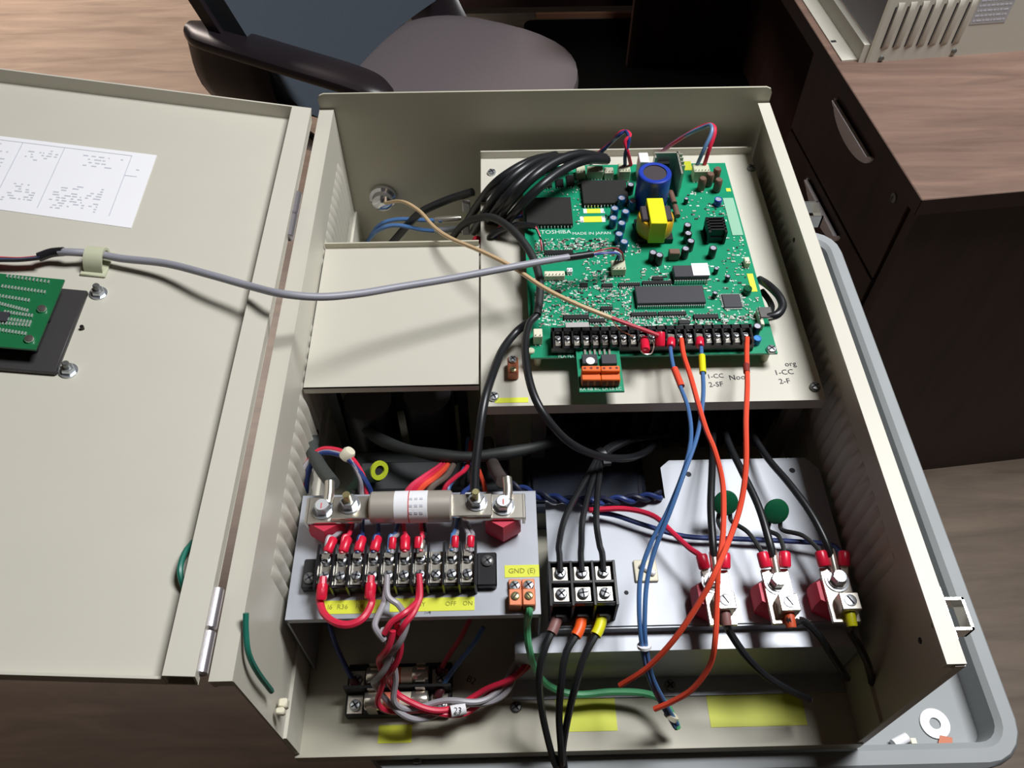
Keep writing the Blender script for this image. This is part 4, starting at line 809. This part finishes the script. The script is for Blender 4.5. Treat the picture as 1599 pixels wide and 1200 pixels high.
# --- wires on the ten-pole block
U = lambda k, up, dz=.003: V((TBX[k], (yb1 - .0075) if up else (yb0 + .0075), bz + dz))
ups = [(0, gryw, 'grey', 1, (522, 838), (545, 815)), (1, red, 'red', 1, (545, 835), (552, 812)), (2, navy, 'navy', 1, (566, 838), (566, 812)), (3, navy, 'navy', 1, (590, 838), (591, 812)), (5, red, 'red', 1, (633, 836), (630, 812)), (4, blue, 'blue', 0, (616, 838), (622, 812)), (6, red, 'red', 0, (660, 838), (657, 812)), (8, blue, 'blue', 0, (708, 838), (714, 812)), (9, gryw, 'grey', 0, (733, 838), (722, 812))]
for k, m_, cn, big, a_, e_ in ups:
    p0 = U(k, 1); pa_ = V((TBX[k] + .0004, yb1 + .006, bz + .004)); pb2 = P(a_[0], a_[1], AZ + .016); pc_ = P(e_[0], e_[1], AZ + .010)
    o = wire('terminal_wire', [p0 + V((0, .002, 0)), pa_, pb2, pc_, pc_ + V((0, .02, -.004))], .0017, m_, cn + ' wire on the rear screw of terminal pole %s from the hinge side' % ('one', 'two', 'three', 'four', 'five', 'six', 'seven', 'eight', 'nine', 'ten')[k], group='wires into the rear of the ten pole block', world=True)
    fork(o, p0, pb2, .0036 if big else .0026, reds if big else tin, .0115 if big else .008)
    if k in (4, 6, 8, 9):
        q0 = U(k, 1) + V((.002 if k != 6 else -.002, .001, 0)); b = MB(); b.tube([q0, q0 + V((.0005, .010, .002)), P(a_[0] + 5, a_[1] - 4, AZ + .014), P(e_[0] + 4, e_[1], AZ + .008)], .0016, gryw if k != 6 else cablk, 8); b.build('second_core', o); sleeve(o, q0 + V((0, .003, .0006)), q0 + V((.0005, .011, .0025)), .0026, reds, 'crimp_sleeve')
jl = [U(0, 0), V((TBX[0], yb0 - .004, bz + .001)), *Wm((499, 935, -.060), (505, 957, -.058), (522, 972, -.056), (545, 976, -.056), (567, 966, -.056), (580, 943, -.058)), V((TBX[3], yb0 - .004, bz + .001)), U(3, 0)]
o = wire('jumper_wire', jl, .0026, red, 'red jumper wire looping below the ten pole terminal block', world=True)
sleeve(o, V((TBX[0], yb0 + .003, bz + .002)), V((TBX[0] - .0006, yb0 - .007, bz - .0015)), .0038, reds, 'crimp_sleeve'); sleeve(o, V((TBX[3], yb0 + .003, bz + .002)), V((TBX[3] - .0006, yb0 - .007, bz - .0015)), .0038, reds, 'crimp_sleeve')
# --- the two red/grey twisted pairs leaving to the right
main = [(606, 985, -.058), (604, 1015, -.075), (594, 1050, -.10), (590, 1080, -.125), (603, 1103, -.138), (640, 1116, -.145), (690, 1114, -.148), (740, 1103, -.150), (785, 1078, -.145), (815, 1042, -.138), (845, 1008, -.132)]
off = [(628, 972, -.056), (622, 1005, -.072), (612, 1040, -.098), (612, 1070, -.122), (622, 1094, -.134), (650, 1104, -.140), (695, 1102, -.142), (748, 1090, -.144), (792, 1062, -.138), (824, 1024, -.132), (850, 996, -.128)]
pr1 = twisted(Wm(*main), (red, gryw), .0022, .0031, .060, 'twisted_wire', ('red wire of the twisted pair running closest to the enclosure lip', 'grey wire of the twisted pair running closest to the enclosure lip'), 'red and grey twisted pairs')
pr2 = twisted(Wm(*off), (red, gryw), .0022, .0031, .064, 'twisted_wire', ('red wire of the twisted pair running closest to the fuse holder', 'grey wire of the twisted pair running closest to the fuse holder'), 'red and grey twisted pairs', 1.2)
def lead(o, pts, m_): b = MB(); b.tube(pts, .0021, m_, 8); b.build('lead', o)
lead(pr1[1], [U(4, 0), V((TBX[4] - .001, yb0 - .006, bz)), *Wm((598, 945, -.058), (586, 972, -.055), (588, 985, -.056), (600, 1000, -.062))], gryw)
lead(pr2[1], [U(4, 0, .004), V((TBX[4] + .001, yb0 - .006, bz + .001)), *Wm((622, 945, -.058), (632, 962, -.056), (628, 978, -.058))], gryw)
lead(pr1[0], [U(6, 0), V((TBX[6] - .0003, yb0 - .007, bz)), *Wm((648, 944, -.054), (632, 958, -.050), (612, 972, -.052), (600, 990, -.058))], red)
lead(pr2[0], [U(6, 0, .0045), V((TBX[6] + .001, yb0 - .006, bz + .001)), *Wm((652, 944, -.055), (644, 960, -.054), (632, 975, -.055), (624, 990, -.062))], red)
o = pr1[0]; b = MB(); c0, c1 = P(704, 1112, -.142), P(727, 1107, -.143); b.cyl(c0, c1, .0042, white, 14); wt = b.build('wire_tag', o)
text('lettering', '23', (c0 + c1) / 2 + V((0, -.0016, .0042)), .006, ink, wt)
# --- green ground wire
gw = [GL + V((0, .006, 0)), GL + V((0, -.002, 0)), *Wm((823, 978, -.085), (826, 1012, -.10), (836, 1045, -.125), (858, 1072, -.145), (900, 1085, -.152), (955, 1081, -.152), (1005, 1083, -.150), (1035, 1095, -.148), (1050, 1118, -.150), (1058, 1138, -.156))]
wire('green_wire', gw, .0026, green, 'green ground wire running from the orange ground lugs along the enclosure floor', world=True)
# --- three black wires into the three-pole block
for k, (q, l_) in enumerate((((873, 850), (884, 805), (912, 745), (936, 708)), ((908, 850), (911, 810), (924, 750), (940, 709)), ((938, 850), (935, 810), (938, 750), (944, 709)))) if False else enumerate(((((873, 850), (884, 805), (914, 750), (936, 712)), 'beside the yellow ground label'), (((908, 850), (910, 810), (924, 755), (940, 712)), 'in the middle pole'), (((936, 850), (931, 810), (935, 755), (944, 712)), 'beside the white tie mount'))):
    p0 = V((T3[k], T3Y[1] - .008, HZ - .001))
    wire('black_wire', [p0, p0 + V((0, .012, .003)), P(*q[0], -.068), P(*q[1], -.064), P(*q[2], -.07), P(*q[3], -.08), P(960 + k * 12, 693 - k * 2, -.09), P(1000 + k * 6, 683, -.10), P(1045, 678, -.12)], .0023, cablk, 'black wire entering the three pole block ' + l_, group='black wires into the three pole block', world=True)
b = MB(); b.tube(Wm((936, 716, -.078), (944, 712, -.078)), .0075, blk, 12); b.box(P(948, 722, -.074), (.006, .005, .004), blk); tag(b.build('cable_tie'), 'black tie gathering the three black wires behind the stepped bracket', 'cable tie')
# outgoing wires with colour bands
outw = (((866, 978), (850, 1015), (842, 1060), (846, 1110), (858, 1165), (868, 1196), brownw, 'brown'), ((905, 982), (884, 1020), (876, 1070), (873, 1120), (876, 1170), (877, 1194), M('orange_band', (246, 92, 30), .4), 'orange'), ((936, 980), (915, 1020), (899, 1070), (887, 1120), (880, 1160), (878, 1186), yelw, 'yellow'))
for k, q in enumerate(outw):
    p0 = V((T3[k], T3Y[0] + .006, GZ + .006)); zz = (-.091, -.093, -.105, -.128, -.150, -.166)
    pts_ = [p0, *[P(*q[i], zz[i]) for i in range(6)]]; e = pts_[-1]; pts_ += [V((e.x + .001, -.006, -.168)), V((e.x + .002, -.012, -.178))]
    o = wire('black_wire', pts_, .0026, cablk, 'loose black wire with ' + q[7] + ' band hanging over the enclosure lip', world=True, group='colour banded black wires')
    sp = cr(pts_, 6); b = MB(); b.tube(sp[3:9], .0040, q[6], 12, smooth=False); b.build('colour_band', o)
# --- lug cables
cab = (((1113, 845), (1110, 790), (1112, 735), (1113, 690), (1114, 645)), ((1201, 845), (1184, 790), (1158, 735), (1137, 690), (1126, 645)), ((1289, 845), (1265, 800), (1232, 755), (1196, 712), (1165, 660)))
for i, q in enumerate(cab):
    t_, c, hole, ya, xm = LUG[i]; zz = (-.066, -.066, -.07, -.08, -.095)
    p0 = V((xm, ya - .002, LZ + .002)); pts_ = [p0 + V((0, .004, .0005)), *[P(*q[j], zz[j]) for j in range(5)], P(q[4][0] - 4, q[4][1] - 22, -.115)]
    o = wire('black_cable', pts_, .0028, cablk, 'black cable with silver ferrule into the wire lug ' + names[i], 'cable', 'black lug cables', n=10, world=True)
    sleeve(o, p0 + V((0, -.004, 0)), p0 + V((0, .0105, .002)) + (pts_[1] - p0) * .15, .0032, tin, 'ferrule', .95)
# outgoing lug wires
outl = (((1138, 985), (1165, 1025), (1195, 1055), (1230, 1077), (1264, 1093)), ((1253, 970), (1278, 993), (1298, 1022), (1313, 1045), (1323, 1060)), ((1327, 985), (1342, 1010), (1354, 1035), (1360, 1055), (1362, 1076)))
bands = (brownw, M('dark_orange_band', (196, 78, 40), .5), yelw)
for i, q in enumerate(outl):
    t_, c, hole, ya, xm = LUG[i]; zz = (-.080, -.09, -.105, -.12, -.135)
    pts_ = [hole + V((0, .003, 0)), hole + V((0, -.006, -.001)), *[P(*q[j], zz[j]) for j in range(5)]]
    o = wire('black_wire', pts_, .0026, cablk, 'loose black wire hanging from the wire lug ' + names[i], group='loose lug wires', world=True)
    sleeve(o, hole + V((0, .001, 0)), hole + V((0, -.0085, -.002)), .0036, bands[i], 'colour_band', .95); d_ = (pts_[-1] - pts_[-2]).normalized(); sleeve(o, pts_[-1] - d_ * .0005, pts_[-1] + d_ * .0015, .002, brownw, 'copper_end', .9)
# crimp terminals at the lugs with their thin wires
def lugwire(i, side, pts_, r, m_, name, label, group=None):
    t_, c, hole, ya, xm = LUG[i]; p0 = V((xm + side * .0068, ya - .0035, LZ + .002))
    o = wire(name, [p0 + V((0, .003, .001)), p0 + V((side * .0015, .011, .003)), *pts_], r, m_, label, world=True, group=group); fork(o, p0, p0 + V((side * .0018, .012, .0035)), .0042, reds, .0105); return o
lugwire(0, -1, Wm((1076, 856, -.072), (1050, 832, -.075), (1020, 806, -.08), (975, 795, -.084), (920, 797, -.088)), .0021, red, 'red_wire', 'red wire crossing the stepped bracket to the first wire lug')
lugwire(2, 1, Wm((1312, 862, -.076), (1296, 851, -.085), (1240, 846, -.09), (1150, 842, -.093), (1070, 838, -.093), (1005, 820, -.092), (960, 805, -.092), (925, 800, -.094)), .0019, navy, 'navy_wire', 'navy wire crossing the whole stepped bracket to the last wire lug')
for i, (cx_, cy_, l_) in enumerate(((1133, 786, 'behind the crossing orange wires'), (1212, 799, 'beside the cable of the lug with the yellow banded wire'))):
    c = P(cx_, cy_, -.072); ax_ = V((.10, -.72, .69)).normalized()
    v_ = thing('disc_varistor', 'green disc varistor ' + l_, 'varistor', c, 'disc varistors')
    b = MB(); b.lathe(c - ax_ * .002, [(.002, -.0008), (.0075, -.0002), (.0094, .0012), (.0097, .002), (.0094, .0032), (.0075, .0042), (.002, .0048)], grn_disc, 28, ax_); b.build('disc', v_)
    k0, k1 = (0, 1), (1, 1)
    targets = ((0, 1), (1, -1)) if i == 0 else ((1, 1), (2, -1))
    for (li, sd), st in zip(targets, (-.004, .004)):
        t_, cc, hole, ya, xm = LUG[li]; p1 = V((xm + sd * .0068, ya - .0035, LZ + .002)); p2 = p1 + V((sd * .0012, .013, .0035)); s0 = c + V((st, -.004, -.0075)); b = MB()
        b.tube([s0, s0 + V((st * .3, -.006, -.003)), s0.lerp(p2, .55) + V((0, 0, .003)), p2, p1 + V((0, .003, .001))], .0017, cablk2, 8); ld = b.build('lead', v_)
        sleeve(v_, p1 + V((0, .003, .001)), p1 + V((sd * .0012, .0135, .0035)), .0042, reds, 'crimp_sleeve')
# --- black loop at the right edge of the board
wire('black_cable', ((1186, 437, -.034), (1200, 446, -.026), (1216, 462, -.022), (1222, 478, -.022), (1214, 491, -.022), (1198, 496, -.024)), .0034, cablk, 'short black cable looping out of the circuit board edge by the metal jack', 'cable', n=10)
wire('black_cable', ((1190, 455, -.036), (1200, 468, -.034), (1205, 480, -.030), (1202, 490, -.026)), .0026, cablk, 'thinner black cable inside the loop by the metal jack of the circuit board', 'cable', n=10)
# --- red/blue twisted leads behind the board
for i, (m_, l_, d_) in enumerate(((red, 'red', 0), (navy, 'navy', 3))):
    wire('fan_wire', ((985 - d_ * 3, 258, -.018), (981 - d_ * 1.5, 240, -.002), (976 + d_ * 2, 222, .008), (984 - d_, 211, .012), (976, 205, .012), (966, 209 + d_, .008), (955, 222, -.004), (936, 238 + d_, -.02), (925, 250, -.045)), .0017, m_, l_ + ' wire knotted above the rear edge of the circuit board', group='knotted fan wires')
for i, (m_, l_, d_) in enumerate(((red, 'red', 0), (M('light_blue_wire', (96, 130, 170), .4), 'light blue', 5))):
    wire('fan_wire', ((1100 - d_ * 2.2, 257, -.018), (1108 - d_ * 1.6, 232, -.002), (1116 - d_, 208, .008), (1113 - d_ * .6, 196, .010), (1098, 197 + d_ * .4, .004), (1070, 212, -.01), (1040, 232, -.03), (1025, 246, -.05)), .0019, m_, l_ + ' wire arching above the circuit board corner with the brown coils', group='arching fan wires')
# --- green earth wire between door and box
ge = [DX(302, 846, PN + .002), DX(288, 865, PN + .006), DX(281, 890, PN + .008), DX(285, 912, PN + .005), DX(292, 924, PN + .002)]
wire('green_wire', ge, .0018, dgreen, 'dark green earth wire arching out beside the door hinge flange', world=True)
def LX(px, py, x):
    d = ray(px, py); return CAM + d * ((x - CAM.x) / d.x)
ge2 = [LX(384, 958, FL + .004), LX(384, 985, FL + .004), LX(388, 1020, FL + .005), LX(402, 1050, FL + .006), LX(424, 1080, FL + .006)]
wire('green_wire', ge2, .0018, dgreen, 'dark green earth wire running down the inside of the hinge side wall', world=True)
# --- wires to the small fuse holder
for i, (q, m_, l_) in enumerate((((((512, 965, -.115), (517, 985, -.12), (525, 1010, -.135), (538, 1038, -.15), (556, 1072, -.157))), navy, 'navy wire into the hinge side of the fuse holder'), ((((735, 965, -.12), (720, 995, -.13), (700, 1025, -.145), (685, 1052, -.157))), M('dull_red', (176, 60, 70), .5), 'dull red wire into the fuse holder beside the cartridge fuse'), ((((755, 980, -.12), (738, 1008, -.13), (705, 1050, -.15), (682, 1090, -.157))), blue, 'blue wire into the fuse holder beside the cartridge fuse'))):
    o = wire('fuse_wire', q, .0019, m_, l_); p_ = [P(*z_) for z_ in q]; sleeve(o, p_[-1], p_[-1].lerp(p_[-2], .35), .0032, M('maroon', (84, 30, 40), .5), 'crimp_sleeve')
# ================================================================== DESK WITH DRAWERS
ca = math.radians(5.9); CX = V((math.cos(ca), math.sin(ca), 0)); CY = V((-math.sin(ca), math.cos(ca), 0)); CO = V((.6992, .6481, 0)); CAX = (CX, CY, Z); DT = -.22
def cbx(mb, a0, a1, b0, b1, z0, z1, m, ch=0): mb.box(CO + CX * ((a0 + a1) / 2) + CY * ((b0 + b1) / 2) + Z * ((z0 + z1) / 2), (a1 - a0, b1 - b0, z1 - z0), m, CAX, ch)
dk = thing('desk', 'dark brown desk with wood grain top and white pull drawers behind the cart', 'desk', CO + CX * .3 + CY * .7 + Z * -.95)
b = MB(); cbx(b, 0, .72, 0, 1.50, DT - .026, DT, desk_m, .0012); b.build('top', dk)
b = MB(); b.bx(.37, .525, 1.34, 2.22, -.26, -.235, deskd_m); b.build('return_shade_slab', dk)  # unseen slab added to shade the floor beneath it
b = MB(); cbx(b, 0.0004, .7196, -.0006, .0004, DT - .0255, DT - .0012, deskd_m); cbx(b, -.0006, .0004, 0.0004, 1.50, DT - .0255, DT - .0012, deskd_m); b.build('edge_band', dk)
b = MB(); cbx(b, .012, .70, .008, .026, -.95, DT - .026, deskd_m); b.build('end_panel', dk)
b = MB(); cbx(b, .026, .70, .026, .392, -.93, DT - .026, deskd_m); b.build('pedestal', dk)
for k, (z0, z1, zh) in enumerate(((DT - .172, DT - .030, -.264), (DT - .322, DT - .176, -.413), (-.93, DT - .326, -.56))):
    b = MB(); cbx(b, .008, .026, .030, .390, z0, z1, deskl_m, .001); dr = b.build('drawer', dk)
    poly = [(-.0725, 0)] + [(-.0725 * math.cos(math.pi * j / 18), -.030 * math.sin(math.pi * j / 18)) for j in range(1, 18)] + [(.0725, 0)]
    b = MB(); b.prism(poly, .004, handle_m, CO + CX * .0085 + CY * .210 + Z * zh, (CY, Z, -CX)); b.prism([(p[0] * .93, p[1] * .3) for p in poly], .010, handle_m, CO + CX * .0085 + CY * .210 + Z * zh, (CY, Z, -CX)); b.build('handle', dr)
c = CO + CX * .008 + CY * .0625 + Z * -.2704; b = MB(); b.lathe(c, [(.007, 0), (.007, .0012), (.005, .002)], dzinc, 18, -CX); b.box(c - CX * .0022, (.0006, .0012, .006), ink, CAX); b.build('lock', dk)
b = MB(); cbx(b, .012, .70, 1.46, 1.48, -.95, DT - .026, deskd_m); b.build('end_panel', dk)
b = MB(); cbx(b, .35, .368, .392, 1.46, -.95, DT - .026, deskd_m); b.build('modesty_panel', dk)
# second drive standing on the desk
t = thing('drive_unit', 'beige louvred drive unit standing on the brown desk top', 'drive', CO + CX * .17 + CY * .45 + Z * DT)
fy0 = .300
b = MB(); cbx(b, .0435, .36, fy0, fy0 + .0015, DT, DT + .13, beige); fp = b.build('front_panel', t)
b = MB(); cbx(b, .0435, .048, fy0 - .0002, fy0 + .0002, DT, DT + .13, beige_shade); cbx(b, .10, .36, fy0 + .0015, .62, DT + .002, DT + .128, bezel); b.build('body', t)
b = MB(); cbx(b, .0435, .0448, fy0, .62, DT + .030, DT + .13, galv); b.build('side_panel', t)
b = MB(); cbx(b, .0105, .0445, fy0 + .007, .62, DT, DT + .0022, beige); cbx(b, .034, .0445, fy0 + .002, .62, DT, DT + .028, beige); b.build('base_flange', t)
b = MB(); cbx(b, .012, .020, fy0 + .055, fy0 + .060, DT + .0022, DT + .0026, ink); b.build('slot', t)
for k in range(7):
    a0 = .0425 + .0172 + .0180 * k; b = MB(); cbx(b, a0 - .0009, a0 + .0009, fy0 - .0004, fy0, DT + .022, DT + .084, ink); lv = b.build('louver_slot', fp)
    b = MB(); p0 = CO + CX * (a0 + .0015) + CY * fy0; ri = []
    for zz, s_ in ((.021, .05), (.026, .9), (.078, 1), (.086, .9), (.090, .05)): ri.append([p0 + Z * (DT + zz), p0 + CX * .010 + Z * (DT + zz), p0 + CX * .003 - CY * .0028 * s_ + Z * (DT + zz), p0 + CX * .0002 - CY * .0028 * s_ + Z * (DT + zz)])
    b.loft(ri, beige); b.build('louver', fp)
for a0, z0 in ((.0665, .003), (.177, .006)):
    b = MB(); b.lathe(CO + CX * a0 + CY * fy0 + Z * (DT + z0 + .003), [(.004, 0), (.0035, .0025)], dzinc, 14, -CY); b.build('screw', t)
b = MB(); cbx(b, .182, .236, fy0 - .0004, fy0, DT + .049, DT + .12, M('silver_label', (176, 178, 180), .4, var=.1, scale=200)); lbp = b.build('rating_label', t)
b = MB(); rg = random.Random(8)
for r_ in range(9):
    a0 = .185
    while a0 < .232:
        l_ = rg.uniform(.002, .008); cbx(b, a0, min(a0 + l_, .233), fy0 - .0006, fy0 - .0004, DT + .053 + .0075 * r_, DT + .0555 + .0075 * r_, inkg); a0 += l_ + .0015
b.build('print', lbp, smooth=False)
# ================================================================== FAR DESK (only its dark modesty panel shows)
t = thing('far_desk', 'dark desk panel standing behind the office chair', 'desk', (.35, 2.45, -.95))
b = MB(); b.bx(-.45, 1.9, 2.40, 2.42, -.918, -.26, deskd_m); b.build('modesty_panel', t)
b = MB(); b.bx(-.55, 2.0, 2.26, 2.95, -.26, -.235, deskd_m); b.build('top', t)
b = MB(); b.bx(.30, .712, 2.388, 2.40, -.95, -.936, M('lit_floor_tone', (196, 142, 112), .5)); b.build('lit_gap_strip', t)  # lit floor beyond the panel gap, painted as a pale strip
b = MB(); b.prism(rrect(.26, 1.05, 1.15, 2.375, .03), .003, M('painted_shade_black', (9, 9, 9), .95, spec=.1), (0, 0, -.95)); tag(b.build('kneehole_shade_sheet'), 'black sheet standing for the shade under the desk beside the office chair', 'shade sheet')  # added black sheet: the kneehole shade painted onto the floor
for x in (-.45, .745, 1.9): b = MB(); b.bx(x - .012, x + .012, 2.395, 2.90, -.95, -.26, deskd_m); b.build('side_panel', t)
# ================================================================== OFFICE CHAIR
yaw = math.radians(-25); HF = V((math.cos(yaw), math.sin(yaw), 0)); HS = V((-math.sin(yaw), math.cos(yaw), 0)); SC = V((.09, 1.375, 0))
ch = thing('office_chair', 'dark office chair with grey fabric seat and black arms behind the enclosure', 'chair', SC + Z * -.95)
def sup(a, b_, n, p=3.2):
    o = []
    for k in range(n):
        t_ = 2 * math.pi * k / n; c_, s_ = math.cos(t_), math.sin(t_); o.append((a * math.copysign(abs(c_) ** (2 / p), c_), b_ * math.copysign(abs(s_) ** (2 / p), s_)))
    return o
SZ = -.50; rings = []
for z, s_ in ((-.07, .86), (-.06, .95), (-.035, 1.0), (-.012, .985), (-.002, .93), (.003, .8), (.003, .5)): rings.append([SC + HF * (p[0]) + HS * p[1] + Z * (SZ + z) for p in sup(.235 * s_, .235 * s_, 40, 2.7)])
b = MB(); b.loft(rings, seatf); b.build('seat', ch)
# backrest: bowed, slightly reclined panel
def back_pt(s_, h, off):
    w_ = .32 * (1 - .10 * max(0, h - .5)); x = -.225 - .25 * h + .05 * (s_ ** 2) + off
    return SC + HF * x + HS * (s_ * w_) + Z * (SZ - .01 + .54 * h)
def backrest(mat, o0, o1, sh, name):
    b = MB(); rings = []
    for h in [k / 12 for k in range(13)]:
        e = (1 - abs(2 * h - 1) ** 5 * .22) * sh; f = [back_pt((-1 + 2 * k / 12) * e, h * sh + (1 - sh) / 2, o1) for k in range(13)]; r = [back_pt((1 - 2 * k / 12) * e, h * sh + (1 - sh) / 2, o0) for k in range(13)]
        rings.append(f + r)
    b.loft(rings, mat); return b.build(name, ch)
backrest(fabric, -.02, .03, .96, 'backrest'); backrest(chairp, -.045, -.018, 1.0, 'back_shell')
for s_ in (-1, 1):
    A0 = SC + HS * (s_ * .315); b = MB(); path = cr([A0 + HF * -.36 + Z * (SZ + .180), A0 + HF * -.31 + Z * (SZ + .178), A0 + HF * -.16 + Z * (SZ + .172), A0 + HF * -.02 + Z * (SZ + .165), A0 + HF * .035 + Z * (SZ + .150)], 6); rings = []
    for i, p in enumerate(path):
        f = i / (len(path) - 1); w_ = .034 * (1 - .5 * abs(2 * f - 1) ** 4); rings.append([p + HS * q[0] + Z * q[1] for q in sup(w_, .016, 14, 2.5)])
    b.loft(rings, chairp); b.build('armrest', ch)
    b = MB(); rings = []
    for p in cr([A0 + HF * -.34 + Z * (SZ + .175), A0 + HF * -.33 + Z * (SZ + .06), A0 + HF * -.22 + HS * (-s_ * .06) + Z * (SZ - .06), A0 + HF * -.10 + HS * (-s_ * .16) + Z * (SZ - .095)], 6): rings.append([p + HF * (q[0] + .05) + HS * q[1] for q in sup(.085, .014, 12, 2.5)])
    b.loft(rings, chairp); b.build('arm_support', ch)
b = MB(); b.box(SC + Z * (SZ - .09), (.26, .22, .03), chairp, (HF, HS, Z), .006); b.build('seat_pan', ch)
b = MB(); b.lathe(SC + Z * -.88, [(.032, 0), (.032, .12), (.022, .125), (.022, .30)], chairp, 20); b.build('gas_lift', ch)
for k in range(5):
    a_ = yaw + .3 + 2 * math.pi * k / 5; d_ = V((math.cos(a_), math.sin(a_), 0)); sd = Z.cross(d_); e = SC + d_ * .30 + Z * -.885; b = MB()
    b.loft([[SC + d_ * .02 + Z * -.875 + sd * q[0] + Z * q[1] for q in sup(.03, .024, 12)], [e + sd * q[0] + Z * q[1] for q in sup(.018, .012, 12)]], chairp); lg = b.build('base_leg', ch)
    b = MB(); b.cyl(e + sd * -.022 + Z * -.038, e + sd * .022 + Z * -.038, .027, chairp, 18); b.build('caster', lg)
